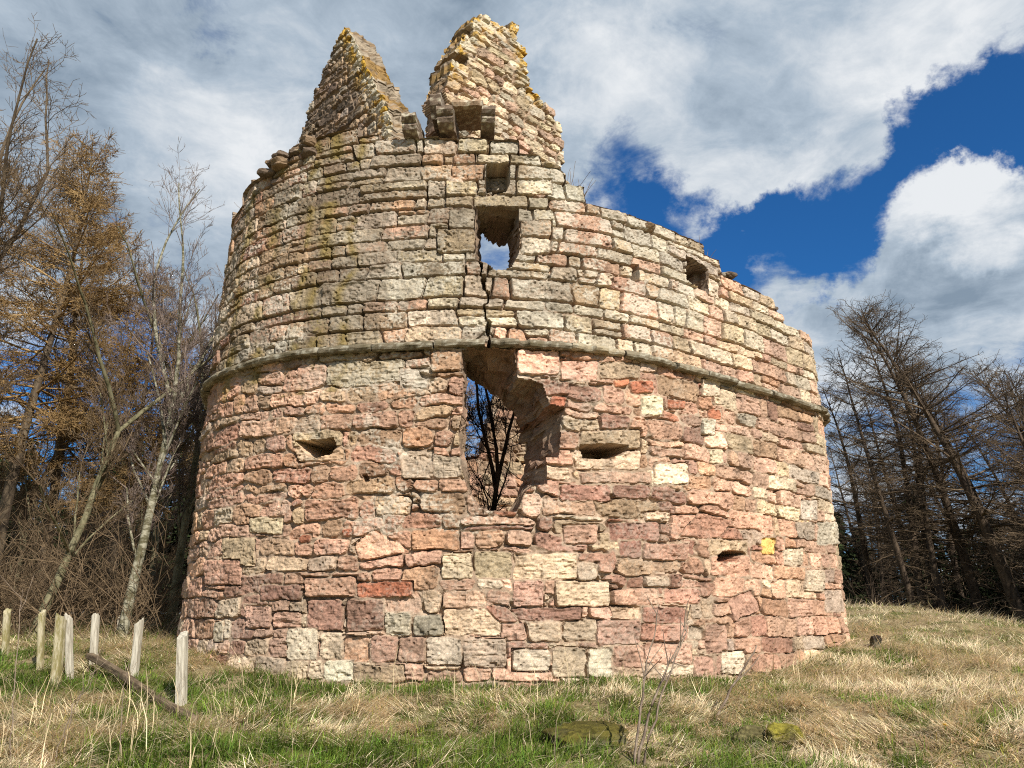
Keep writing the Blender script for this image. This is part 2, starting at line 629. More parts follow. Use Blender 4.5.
        dd = s.d + .007 * vn(U / .05, Z / .05, seed + 11) - gap[sid] - .004 * s.rough
        e = np.clip(dd / rim[sid], 0, 1)
        prof = 1 - (1 - e) ** 2
        jd = depth * (.62 + .55 * (Z > STRING_Z) + 1.15 * vn(U / .45, Z / .25, seed + 12)) * (.8 + .3 * (1 - s.rough)) + .016 * vn(U / .05, Z / .04, seed + 13)
        jd = np.clip(jd + .055 * np.clip(vn(U / .23, Z / .12, seed + 33) * 2.2 - .5, 0, 1), .008, .15)
        ou, oz = U + seedu[sid], Z + seedu[sid] * .7
        face = offs[sid] + tz[sid] * (Z - s.cz[sid]) + tu[sid] * (U - s.cu[sid])
        face = face + bed[sid] * (.0055 * vn(ou / .22, oz / .03, seed + 14) + .003 * vn(ou / .07, oz / .02, seed + 15)) + .012 * vn(ou / .13, oz / .11, seed + 16) + .009 * vn(ou / .05, oz / .04, seed + 17) + .004 * vn(ou / .024, oz / .02, seed + 25)
        chip = np.clip(vn(ou / .17, oz / .12, seed + 18) - .55, 0, 1) * .06
        pit = np.clip(vn(ou / .035, oz / .03, seed + 26) + .6 * vn(ou / .11, oz / .13, seed + 29) - .5, 0, 1) * .035 + np.clip(.10 - np.abs(vn(ou / .22, oz / .16, seed + 27)), 0, 1) * .10 * (r.random(n) < .35)[sid]
        h = prof * (face - chip * .8 - pit) + (1 - prof) * (-jd)
        h = h + .02 * vn(U / 1.3, Z / 1.1, seed + 19)
        s.h = h - s.push - np.clip(Z - STRING_Z, 0, 4) * s.batter
        # colour
        pick = r.random(n)
        lean = zone(s.cu + r.normal(0, .35, n), s.cz + r.normal(0, .25, n))
        ci = np.zeros(n, int)
        for name in set(lean):
            m = lean == name
            ci[m] = np.searchsorted(ZW[name], pick[m])
        for k, (c, fl) in s.forced.items():
            ci[k] = c
        sc = PV[np.clip(ci, 0, len(PK) - 1)] * np.exp(r.normal(0, .18, (n, 1))) * (1 + r.normal(0, .018, (n, 3)))
        fm = np.zeros(n, bool)
        fm[list(s.forced)] = True
        for name in set(lean):
            m = (lean == name) & ~fm
            if not m.any():
                continue
            sc[m] = sc[m] * .62 + .38 * np.median(sc[m], 0) * (sc[m].sum(1) / sc[m].sum(1).mean())[:, None] ** .5
        if s.forced:
            sc[fm] = sc[fm] * .8 + .2 * np.median(sc[~fm & (s.cz < STRING_Z)], 0)
        sc = sc * (1 + .18 * vn(s.cu / 1.3, s.cz / .8, seed + 41))[:, None]
        sc = sc + .28 * np.clip(vn(s.cu / 1.1, s.cz / .7, seed + 43), -1, 1)[:, None] * sc * np.array((.18, -.10, -.22))
        C = sc[sid] * np.exp(r.normal(0, .13, U.shape))[..., None]
        C = C * (1 - .5 * np.clip(vn(ou / .035, oz / .03, seed + 26) + .6 * vn(ou / .11, oz / .13, seed + 29) - .45, 0, 1) - .35 * np.clip(vn(ou / .3, oz / .2, seed + 28) - .2, 0, 1))[..., None]
        band = vn(ou / .3, oz / .03, seed + 20)
        C = C * (1 + .15 * vn(ou / .18, oz / .13, seed + 21) + .17 * vn(ou / .04, oz / .03, seed + 22) + .10 * band * (bed[sid] > .9))[..., None]
        mort = np.array((.36, .26, .18)) * (1 + .22 * vn(U / .05, Z / .05, seed + 23) + .2 * vn(U / .8, Z / .5, seed + 24))[..., None]
        C = C * (1 + .16 * fbm(U / .7, Z / .6, seed + 44) + .12 * vn(U / .13, Z / 1.4, seed + 46) + .09 * vn(ou / .09, oz / .08, seed + 47))[..., None]
        C = C * prof[..., None] + mort * (1 - prof)[..., None]
        s.C = C
        s.seedu = seedu
        return s


def blotch(C, amt, colour):
    a = np.clip(amt, 0, 1)[..., None]
    return C * (1 - a) + np.array(colour) * a


def top_mask(fl, top, by_stone=True):
    if by_stone:
        keep = fl.cz < top(fl.cu)
        return keep[fl.sid]
    return fl.Z < top(fl.U)


def skin(fl, plan, keepv, thick, rings, inner=None, labels=None, jit=.05, name_mat=None, jag=None):
    """vertices + quads of the outer relief and of the broken edges running into the thickness; labels: int per quad for parts"""
    Pn = plan.pos(fl.us)
    N = plan.nrm(fl.us)
    ny, nx = fl.U.shape
    X = Pn[None, :, 0] + N[None, :, 0] * fl.h
    Y = Pn[None, :, 1] + N[None, :, 1] * fl.h
    V = np.stack([X, Y, fl.Z], -1).reshape(-1, 3)
    C = fl.C.reshape(-1, 3)
    K = keepv[:-1, :-1] & keepv[:-1, 1:] & keepv[1:, :-1] & keepv[1:, 1:]
    idx = np.arange(ny * nx).reshape(ny, nx)
    Q = np.stack([idx[:-1, :-1], idx[:-1, 1:], idx[1:, 1:], idx[1:, :-1]], -1)
    E = []
    Kp = np.pad(K, 1)
    hz = Kp[:-1, 1:-1] != Kp[1:, 1:-1]                       # (ny, nx-1) edges along u
    j, i = np.nonzero(hz)
    E.append(np.stack([idx[j, i], idx[j, i + 1]], 1))
    vt = Kp[1:-1, :-1] != Kp[1:-1, 1:]                       # (ny-1, nx)
    j, i = np.nonzero(vt)
    E.append(np.stack([idx[j, i], idx[j + 1, i]], 1))
    E = np.concatenate(E)
    bv, inv = np.unique(E, return_inverse=True)
    inv = inv.reshape(-1, 2)
    bu, bz = fl.U.ravel()[bv], fl.Z.ravel()[bv]
    bh = fl.h.ravel()[bv]
    ring_prev = bv
    VV, CC, QQ = [V], [C], []
    off = len(V)
    for rI, t in enumerate(rings):
        dep = thick * t
        if inner is not None:
            uu, zz_ = inner(bu, bz, t)
        else:
            uu, zz_ = bu, bz
        a = jit * min(1.0, t * 3)
        cellj = hash01(np.floor(bu / .33 + .4 * rI), np.floor(bz / .2 + .37 * rI), 40 + rI // 2) - .5
        uu = uu + a * vn(bu / .22 + 3 * rI, bz / .22 + 7 * rI, 51 + rI)
        zq = zz_ + a * (vn(bu / .22 + 5 * rI, bz / .2 + 2 * rI, 61 + rI) + 1.6 * cellj)
        uu = uu + a * (1.6 * cellj + .5 * vn(bu / .06, bz / .06 + rI, 81))
        dd = dep + a * vn(bu / .2 + 9 * rI, bz / .2, 71 + rI)
        if jag is not None and rI == len(rings) - 1:
            dd = dd + jag(bu, bz)
        p = plan.pos(uu)
        nn = plan.nrm(uu)
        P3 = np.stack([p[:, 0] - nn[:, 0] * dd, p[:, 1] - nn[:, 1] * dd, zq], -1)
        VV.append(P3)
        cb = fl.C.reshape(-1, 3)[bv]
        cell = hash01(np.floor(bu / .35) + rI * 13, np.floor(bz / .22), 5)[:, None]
        CC.append((cb * .35 + .65 * np.array((.19, .13, .09))) * (.75 + .5 * cell))  # brown core rubble, darkened to deepen the shade inside the openings
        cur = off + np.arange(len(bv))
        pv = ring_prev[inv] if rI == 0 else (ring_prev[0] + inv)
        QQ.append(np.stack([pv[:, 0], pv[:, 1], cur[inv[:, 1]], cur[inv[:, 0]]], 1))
        ring_prev = cur
        off += len(bv)
    VV, CC = np.concatenate(VV), np.concatenate(CC)
    out = {}
    lab = np.zeros(K.shape, int) if labels is None else labels[:-1, :-1]
    for L in np.unique(lab):
        q = Q[K & (lab == L)].reshape(-1, 4)
        if L == 0:
            q = np.concatenate([q] + QQ)
        used, qi = np.unique(q, return_inverse=True)
        out[int(L)] = (VV[used], qi.reshape(-1, 4), CC[used])
    return out


def rectpx(x0, y0, x1, y1):
    return [(x0, y0), (x1, y0), (x1, y1), (x0, y1)]


stone_mat = attr_material('sandstone', noise_scale=60, var=.58, bump=.75, bump_dist=.012)
tower = empty('ruined_tower', (0.3, 14.8, 1.0), 'round ruined sandstone tower with a breached wall and two jagged gable fragments on top', 'tower')
tower_inv = tower.location.copy()


def child(o):
    """parent under the tower keeping world coordinates"""
    o.parent = tower
    o.location = -tower_inv
    return o


def style_main(U, Z):
    low = 1 / (1 + np.exp((Z - STRING_Z) / .15))
    right = 1 / (1 + np.exp(-(U - u_right) / .5))
    base_sq = 1 / (1 + np.exp((Z - 1.75) / .15))
    return np.clip(.12 + .88 * low * (1 - .55 * right) * (1 - .5 * base_sq), 0, 1)


uL, uR = PL.uat(-5.45, 15.4), PL.uat(6.0, 15.5)
u_right = PL.hit(760, 500)[0]
RES = 0.0128
FL = Field(uL, uR, .45, 9.1, RES, 11, style_main)

STONES = [
    (514, 553, 577, 580, 'cream'), (577, 562, 598, 581, 'lichen'), (555, 581, 611, 607, 'cream'), (645, 576, 670, 587, 'white'), (613, 589, 659, 605, 'salmon'),
    (664, 588, 701, 604, 'pink'), (503, 608, 582, 620, 'deep'), (598, 620, 641, 645, 'pink'), (643, 607, 686, 623, 'deep'), (643, 624, 688, 641, 'purple'),
    (690, 626, 704, 640, 'white'), (706, 624, 728, 653, 'pink'), (722, 651, 746, 674, 'white'), (694, 656, 714, 680, 'pink'), (553, 648, 586, 678, 'cream'),
    (512, 649, 551, 671, 'lichen'), (588, 648, 614, 678, 'lichen'), (614, 645, 645, 667, 'salmon'), (646, 643, 692, 664, 'pink'), (512, 581, 544, 607, 'pink'),
    (306, 599, 342, 631, 'purple'), (346, 599, 384, 631, 'purple'), (356, 582, 413, 597, 'red'), (287, 629, 316, 660, 'white'), (384, 613, 411, 636, 'white'),
    (413, 615, 442, 636, 'lichen'), (443, 609, 500, 635, 'cream'), (426, 637, 462, 665, 'lichen'), (463, 638, 506, 668, 'lichen'), (397, 637, 425, 663, 'salmon'),
    (370, 636, 396, 663, 'pink'), (342, 636, 368, 662, 'orange'), (319, 632, 341, 660, 'cream'), (354, 666, 404, 683, 'tan'), (322, 661, 353, 680, 'lichen'),
    (214, 622, 224, 642, 'lichen'), (303, 577, 355, 597, 'salmon'), (248, 517, 281, 534, 'cream'), (222, 538, 254, 566, 'tan'), (299, 534, 311, 543, 'red'),
    (340, 528, 352, 536, 'red'), (410, 529, 459, 550, 'orange'), (375, 496, 411, 515, 'cream'), (655, 463, 688, 484, 'cream'), (579, 472, 652, 484, 'salmon'),
    (560, 485, 611, 501, 'deep'), (613, 485, 652, 498, 'purple'), (645, 512, 670, 523, 'cream'), (672, 515, 717, 539, 'salmon'), (610, 522, 661, 541, 'purple'),
    (563, 525, 599, 544, 'pink'), (644, 542, 691, 561, 'salmon'), (703, 418, 716, 435, 'white'), (668, 399, 687, 409, 'red'), (709, 409, 722, 419, 'red'),
    (711, 449, 725, 463, 'cream'), (763, 538, 777, 554, 'yellow'), (631, 380, 654, 394, 'red'), (613, 378, 630, 387, 'red'), (699, 396, 713, 409, 'orange'),
    (703, 378, 721, 396, 'white'), (640, 396, 663, 415, 'white'), (517, 350, 559, 375, 'salmon'), (560, 360, 598, 381, 'pink'), (550, 396, 566, 407, 'red'),
    (600, 363, 640, 379, 'tan'), (442, 553, 472, 578, 'cream'), (474, 552, 512, 578, 'tan'), (436, 226, 475, 250, 'tan'), (448, 206, 475, 226, 'lichen'),
    (521, 236, 552, 253, 'lichen'), (521, 219, 553, 235, 'tan'), (450, 160, 484, 176, 'orange'), (444, 178, 477, 193, 'cream'), (452, 147, 475, 160, 'orange'),
    (477, 150, 510, 160, 'cream'), (422, 136, 455, 151, 'lichen'), (457, 136, 487, 149, 'cream'), (490, 137, 520, 150, 'lichen'), (517, 177, 553, 192, 'cream'),
    (400, 368, 428, 388, 'lichen'), (430, 350, 461, 372, 'orange'), (402, 449, 433, 478, 'lichen'), (434, 456, 460, 478, 'lichen'), (620, 540, 643, 558, 'deep'),
    (800, 500, 818, 520, 'lichen'), (818, 522, 838, 545, 'lichen'), (786, 548, 806, 566, 'lichen'), (806, 570, 826, 592, 'lichen'), (826, 590, 846, 612, 'lichen'),
    (260, 585, 300, 600, 'deep'), (244, 605, 270, 628, 'salmon'), (272, 612, 300, 628, 'pink'), (206, 560, 240, 585, 'pink'), (452, 415, 490, 430, 'brown')]
for x0, y0, x1, y1, c in STONES:
    FL.stone(PL.poly(rectpx(x0, y0, x1, y1)), c)
for quad, c in [([(680, 536), (700, 512), (735, 520), (720, 540)], 'pink'), ([(352, 545), (375, 528), (410, 552), (358, 560)], 'salmon'),
                ([(480, 604), (508, 606), (520, 622), (500, 622)], 'purple'), ([(730, 600), (752, 588), (762, 610), (735, 622)], 'pink')]:
    FL.stone(PL.poly(quad), c)

# gun loops: two dressed slabs each, with the opening between them
LOOPS = [dict(top=[(292, 433), (341, 430), (343, 446), (292, 447)], bot=[(294, 447), (343, 446), (345, 460), (298, 462)],
              hole=[(295, 441), (310, 440), (334, 438), (337, 446), (328, 455), (316, 458), (309, 457)], col=('tan', 'tan'), label='flared gun loop in the left part of the wall'),
         dict(top=[(580, 431), (640, 430), (641, 450), (577, 450)], bot=[(572, 450), (641, 450), (641, 470), (576, 470)],
              hole=[(580, 445), (604, 443), (629, 445), (629, 450), (613, 459), (583, 458)], col=('tan', 'cream'), label='long narrow gun loop beside the breach'),
         dict(top=[(709, 539), (748, 540), (749, 556), (710, 556)], bot=[(712, 556), (749, 556), (751, 577), (711, 575)],
              hole=[(717, 559), (719, 554), (724, 551), (736, 550), (747, 553), (740, 557), (732, 561), (719, 562)], col=('cream', 'salmon'), label='small arched gun loop low on the right')]
labels = np.zeros(FL.U.shape, int)
for k, L in enumerate(LOOPS):
    FL.stone(PL.poly(L['top']), L['col'][0])
    FL.stone(PL.poly(L['bot']), L['col'][1])
    Hh = pip(FL.U + .012 * vn(FL.U / .09, FL.Z / .09, 77), FL.Z + .012 * vn(FL.U / .09, FL.Z / .09, 78), PL.poly(L['hole']))
    FL.push += .75 * Hh
    a = pip(FL.U, FL.Z, PL.poly(L['top'])) | pip(FL.U, FL.Z, PL.poly(L['bot']))
    labels[a] = k + 1
lint = PL.poly([(473, 193), (529, 193), (529, 205), (473, 205)])
FL.stone(lint, 'tan')
labels[pip(FL.U, FL.Z, lint)] = 4
jl = PL.poly([(707, 272), (722, 281), (722, 300), (707, 290)])
FL.stone(jl, 'lichen')
lt2 = PL.poly([(672, 242), (722, 266), (722, 277), (672, 252)])
FL.stone(lt2, 'lichen')
labels[pip(FL.U, FL.Z, lt2)] = 5

nzu = .02 * vn(FL.U / .14, FL.Z / .14, 81) + .03 * vn(FL.U / .35, FL.Z / .3, 83)
nzz = .02 * vn(FL.U / .14, FL.Z / .14, 82) + .03 * vn(FL.U / .35, FL.Z / .3, 84)
BREACH = PL.poly([(461, 348), (464, 375), (462, 398), (460, 429), (462, 466), (468, 487), (478, 502), (487, 511), (515, 512), (526, 490), (547, 484), (547, 457), (559, 457),
                  (563, 430), (566, 407), (550, 405), (545, 385), (530, 380), (517, 376), (517, 349)])
hole = pip(FL.U + nzu, FL.Z + nzz, BREACH)
WINDOW = PL.poly([(475.5, 204), (519.5, 206), (519.5, 250), (512, 266), (497, 269), (489, 262), (476, 257)])
hole |= pip(FL.U + .25 * nzu, FL.Z + .25 * nzz, WINDOW)
SIDEWIN = PL.poly([(688, 254), (699, 260), (711, 268), (711, 293), (699, 286), (688, 279)])
hole |= pip(FL.U + .12 * nzu, FL.Z + .12 * nzz, SIDEWIN)
for p, dep in [([(487, 160), (511, 160), (512, 178), (507, 190), (492, 192), (484, 186)], .38),
               ([(633, 262), (641, 264), (641, 281), (633, 279)], .5), ([(362, 474), (368, 474), (369, 481), (363, 481)], .12), ([(700, 385), (703, 386), (703, 391), (700, 390)], .1),
               ([(757, 355), (763, 358), (763, 363), (757, 360)], .15), ([(466, 348), (516, 348), (500, 338), (488, 330)], .05), ([(418, 372), (437, 374), (435, 379), (420, 377)], .12)]:
    FL.push += dep * pip(FL.U + .5 * nzu, FL.Z + .5 * nzz, PL.poly(p))
crack = [(480, 258), (481, 274), (484.5, 275), (485, 289), (488, 290.5), (488, 303), (484.5, 304.5), (485, 319), (488.5, 320.5), (488, 334), (490, 335), (489, 350)]
cu = PL.poly(crack)
cz_, cuu = np.array([c[1] for c in cu])[::-1], np.array([c[0] for c in cu])[::-1]
dist = np.abs(FL.U - np.interp(FL.Z, cz_, cuu) + .02 * vn(FL.Z / .12, FL.Z * 0, 91))
FL.push += .35 * ((dist < .024 + .018 * vn(FL.Z / .11, FL.Z * 0, 92)) & (FL.Z > cz_[0]) & (FL.Z < cz_[-1]))

U1, U2, U3 = PL.hit(300, 500)[0], PL.hit(600, 300)[0], PL.hit(640, 250)[0]


def zone_main(u, z):
    out = np.full(len(u), 'low', dtype='<U10')
    out[u < PL.hit(470, 450)[0]] = 'lowleft'
    out[z < 2.15] = 'base'
    out[(u > PL.hit(545, 450)[0]) & (u < PL.hit(745, 450)[0]) & (z > 2.3)] = 'redband'
    out[u > u_right - .3] = 'lowright'
    hi = z > STRING_Z
    out[hi] = 'high'
    out[hi & (u < PL.hit(360, 250)[0])] = 'highleft'
    out[hi & (u > U3)] = 'highright'
    return out


FL.batter = .028
FL.finish(zone_main, depth=.06)
# growths on the stone: pale crusts, olive moss in streaks down the upper left, dark weathering of the parapet
U_, Z_ = FL.U, FL.Z
hi = 1 / (1 + np.exp(-(Z_ - STRING_Z) / .08))
fine = .5 * vn(U_ / .03, Z_ / .03, 101) + .3 * vn(U_ / .014, Z_ / .014, 102)
crust = np.clip((fbm(U_ / .4, Z_ / .34, 103) + 1.0 * fine - .16 + .16 * hi) * 3.6, 0, .8)
left_mid = np.exp(-((U_ - PL.hit(420, 400)[0]) / 1.6) ** 2)
FL.C = blotch(FL.C, crust * (.2 + .5 * hi + .4 * left_mid * (Z_ > 2.6) * (Z_ < STRING_Z) + .6 * np.exp(-((U_ - PL.hit(500, 530)[0]) / .35) ** 2 - ((Z_ - PL.hit(500, 530)[1]) / .4) ** 2)) * np.clip((PL.hit(730, 300)[0] - U_) / 1.5, .15, 1), (.60, .555, .45))
grime = np.clip((fbm(U_ / .6, Z_ / .9, 106) + .55 * fine + .07) * 2.0, 0, .7) * (.22 + .75 * hi * np.clip((U3 - U_) / 2, .1, 1)) * (.85 + .2 * hi * np.clip((PL.hit(420, 300)[0] - U_) / 1.5, 0, 1))
FL.C = blotch(FL.C, grime, (.17, .13, .09))
for px, w in ((262, .16), (318, .15), (298, .1), (345, .08), (235, .2)):
    uc = PL.hit(px, 300)[0]
    st = np.exp(-((U_ - uc - .12 * vn(Z_ / .5, Z_ * 0, 104)) / w) ** 2) * np.clip((vn(U_ / .3, Z_ / .25, 105) + .5 * fine + .25) * 2, 0, 1) * (Z_ > STRING_Z - .6)
    FL.C = blotch(FL.C, .8 * st, (.20, .145, .04))

TOPPX = [(228, 215), (235, 205), (250, 178), (290, 150), (330, 134), (390, 128), (420, 136), (505, 136), (525, 150), (556, 168), (566, 182), (600, 199), (650, 219), (690, 238), (714, 252), (725, 263),
         (750, 281), (775, 300), (800, 328), (812, 340)]
tp = PL.poly(TOPPX)
tu = np.array([PL.U[0], PL.uat(-4.7, 17.4), PL.uat(-5.4, 14.9)] + [a for a, _ in tp] + [PL.uat(5.98, 14.5), PL.uat(6.0, 15.6), PL.uat(5.3, 17.6), PL.uat(3.2, 19.2), PL.uat(1.4, 19.75), PL.uat(-.5, 19.75),
               PL.uat(-.9, 19.65), PL.uat(-2.0, 19.4), PL.uat(-3.4, 18.7), PL.U[-1]])
tz = np.array([5.6, 5.9, 7.9] + [b for _, b in tp] + [6.5, 6.6, 6.9, 7.3, 7.5, 7.4, 5.6, 5.0, 5.2, 5.6])
order = np.argsort(tu)
tu, tz = tu[order], tz[order]
TOP = lambda u: np.interp(u, tu, tz)
keep = top_mask(FL, lambda u: TOP(u) - .02) & ~hole & (FL.Z < TOP(FL.U) + .16)

# breach narrows and swings left inside the wall
bc = np.array(PL.hit(500, 432))
BIN = np.array(PL.poly([(458, 350), (469, 358), (478, 364), (500, 374), (516, 386), (530, 400), (538, 430), (539, 460), (535, 484), (520, 507), (490, 513), (466, 494), (455, 440)]))


def polar(poly):
    p = np.array(poly)
    dense = np.concatenate([p[i] + (p[(i + 1) % len(p)] - p[i]) * np.linspace(0, 1, 30, endpoint=False)[:, None] for i in range(len(p))])
    a = np.arctan2(dense[:, 1] - bc[1], dense[:, 0] - bc[0])
    rr = np.hypot(dense[:, 0] - bc[0], dense[:, 1] - bc[1])
    o = np.argsort(a)
    a, rr = a[o], rr[o]
    return np.r_[a - 2 * np.pi, a, a + 2 * np.pi], np.r_[rr, rr, rr]


pi_ = polar(BIN)
hz0, hz1 = min(p[1] for p in BREACH) - .2, max(p[1] for p in BREACH) + .1
hu0, hu1 = min(p[0] for p in BREACH) - .2, max(p[0] for p in BREACH) + .2


def inner_main(u, z, t):
    m = (u > hu0) & (u < hu1) & (z > hz0) & (z < hz1)
    a = np.arctan2(z - bc[1], u - bc[0])
    rr = np.interp(a, *pi_)
    s = max(0.0, t - .14) / .88
    s = s ** 1.05
    uu = np.where(m, u * (1 - s) + (bc[0] + rr * np.cos(a)) * s, u)
    zz2 = np.where(m, z * (1 - s) + (bc[1] + rr * np.sin(a)) * s, z)
    return uu, zz2


wz1 = max(p[1] for p in WINDOW)
wu0, wu1 = min(p[0] for p in WINDOW), max(p[0] for p in WINDOW)


def jag_main(u, z):
    m = (z > wz1 - .12) & (z < wz1 + .05) & (u > wu0) & (u < wu1)
    saw = .2 * np.abs(vn(u / .045, u * 0, 5)) + .42 * np.clip((u - wu0) / (wu1 - wu0), 0, 1) - .25
    return np.where(m, saw, 0)


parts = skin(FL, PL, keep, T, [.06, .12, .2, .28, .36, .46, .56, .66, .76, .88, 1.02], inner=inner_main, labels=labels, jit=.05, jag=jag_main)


# rest of the ring (far side), and the inner face, in coarser relief
def coarse(u0, u1, seed, depth_off, facing, res=.045):
    f = Field(u0, u1, .45, 9.0, res, seed, lambda U, Z: np.full(U.shape, .9))
    f.finish(lambda u, z: np.where(z > 5.2, 'highleft', 'lowleft').astype('<U10'), depth=.06)
    P0, N0 = PL.pos(f.us), PL.nrm(f.us)
    hh = f.h * facing - depth_off
    V = np.stack([P0[None, :, 0] + N0[None, :, 0] * hh, P0[None, :, 1] + N0[None, :, 1] * hh, f.Z], -1).reshape(-1, 3)
    k = f.Z < TOP(f.U) + .12 * vn(f.U / .4, f.Z / .25, 7) - .05
    return f, V, k


def quads_of(f, k):
    ny, nx = f.U.shape
    idx = np.arange(ny * nx).reshape(ny, nx)
    K = k[:-1, :-1] & k[:-1, 1:] & k[1:, :-1] & k[1:, 1:]
    return np.stack([idx[:-1, :-1], idx[:-1, 1:], idx[1:, 1:], idx[1:, :-1]], -1)[K].reshape(-1, 4)


wv, wq, wc = parts[0]
acc = [(wv, wq, wc)]
for (a, b, sd) in ((PL.U[0], uL + .03, 21), (uR - .03, PL.U[-1], 22)):
    f, V, k = coarse(a, b, sd, 0, 1)
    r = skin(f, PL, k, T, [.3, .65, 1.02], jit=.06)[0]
    acc.append(r)
f, V, k = coarse(PL.U[0], PL.U[-1], 23, T, -1)
k &= ~pip(f.U, f.Z, [tuple(p) for p in (bc + (BIN - bc) * 1.04)])
sw = np.array(SIDEWIN)
k &= ~((f.U > sw[:, 0].min() - .05) & (f.U < sw[:, 0].max() + .05) & (f.Z > sw[:, 1].min() - .05) & (f.Z < sw[:, 1].max() - .0))
k &= ~((f.U > wu0 - .08) & (f.U < wu1 + .08) & (f.Z > wz1 - 1.0) & (f.Z < wz1 + .1))
acc.append((V, quads_of(f, k), f.C.reshape(-1, 3)))
Vs, Qs, Cs, o_ = [], [], [], 0
for v, q, c in acc:
    Vs.append(v); Qs.append(q + o_); Cs.append(c)
    o_ += len(v)
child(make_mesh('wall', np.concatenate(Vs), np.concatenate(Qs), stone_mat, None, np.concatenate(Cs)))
for k in (1, 2, 3):
    v, q, c = parts[k]
    o = child(make_mesh('gun_loop', v, q, stone_mat, None, c))
    o['label'] = LOOPS[k - 1]['label']
for k, lb in ((4, 'flat lintel over the open window'), (5, 'sloping lintel over the small dark window at right')):
    v, q, c = parts[k]
    o = child(make_mesh('lintel', v, q, stone_mat, None, c))
    o['label'] = lb


# string course
def string_course():
    prof = np.array([(-.14, -.03), (.03, -.045), (.085, -.055), (.12, -.04), (.135, -.01), (.13, .02), (.10, .045), (.03, .075), (-.14, .09)])
    Vs, Qs, Cs, off = [], [], [], 0
    u = PL.uat(-5.45, 16.0)
    uend = PL.uat(6.0, 15.8)
    cr = PL.hit(487, 344)[0]
    r = np.random.default_rng(5)
    while u < uend:
        L = r.uniform(.6, 1.15)
        e2 = u + L
        if u < cr < e2:
            e2 = cr - .03
            nxt = cr + .05
        else:
            nxt = e2 + r.uniform(.008, .022)
        if e2 - u > .08:
            us = np.linspace(u, e2, max(3, int((e2 - u) / .03)))
            P0, N0 = PL.pos(us), PL.nrm(us)
            dz, dn = r.normal(0, .013), r.normal(0, .016)
            if e2 > cr and u < cr + 1: dz += .02
            n, m = len(us), len(prof)
            UU = np.repeat(us[:, None], m, 1)
            endr = np.minimum(us - us[0], us[-1] - us)
            sq = (1 - .12 * np.exp(-endr / .02))[:, None]
            ss_ = np.arange(m)[None, :] * .05
            hh = prof[None, :, 0] * sq + dn + .012 * vn(UU / .09, ss_ / .06 + 9 * u, 1) + .014 * vn(UU / .25, ss_ / .2, 2) - .16 * np.clip(vn(UU / .16, ss_ * 0 + u, 3) - .45, 0, 1)
            zz3 = STRING_Z + prof[None, :, 1] * sq * 1.02 + dz + .008 * vn(UU / .1, ss_ / .06, 4)
            V = np.stack([P0[:, None, 0] + N0[:, None, 0] * hh, P0[:, None, 1] + N0[:, None, 1] * hh, zz3], -1).reshape(-1, 3)
            idx = off + np.arange(n * m).reshape(n, m)
            Qs.append(np.stack([idx[:-1, :-1], idx[:-1, 1:], idx[1:, 1:], idx[1:, :-1]], -1).reshape(-1, 4))
            Qs.append(np.array([[idx[0, 0], idx[0, i], idx[0, i + 1], idx[0, m - 1]] for i in range(1, m - 2)]))
            Qs.append(np.array([[idx[-1, 0], idx[-1, i + 1], idx[-1, i], idx[-1, m - 1]] for i in range(1, m - 2)]))
            c = np.array((.20, .165, .11)) * np.exp(r.normal(0, .22)) * np.ones((n, m, 1))
            c = blotch(c, np.clip((vn(UU / .06, ss_ / .05, 6) + .5 * vn(UU / .02, ss_ / .02, 8)) * 1.6 - .35, 0, .7), (.45, .42, .33))
            c = blotch(c, np.clip(vn(UU / .25, ss_ / .1, 7) * 1.8 - .2, 0, .85), (.11, .09, .05))
            Vs.append(V); Cs.append(c.reshape(-1, 3))
            off += n * m
        u = nxt
    child(make_mesh('string_course', np.concatenate(Vs), np.concatenate(Qs), stone_mat, None, np.concatenate(Cs)))


string_course()


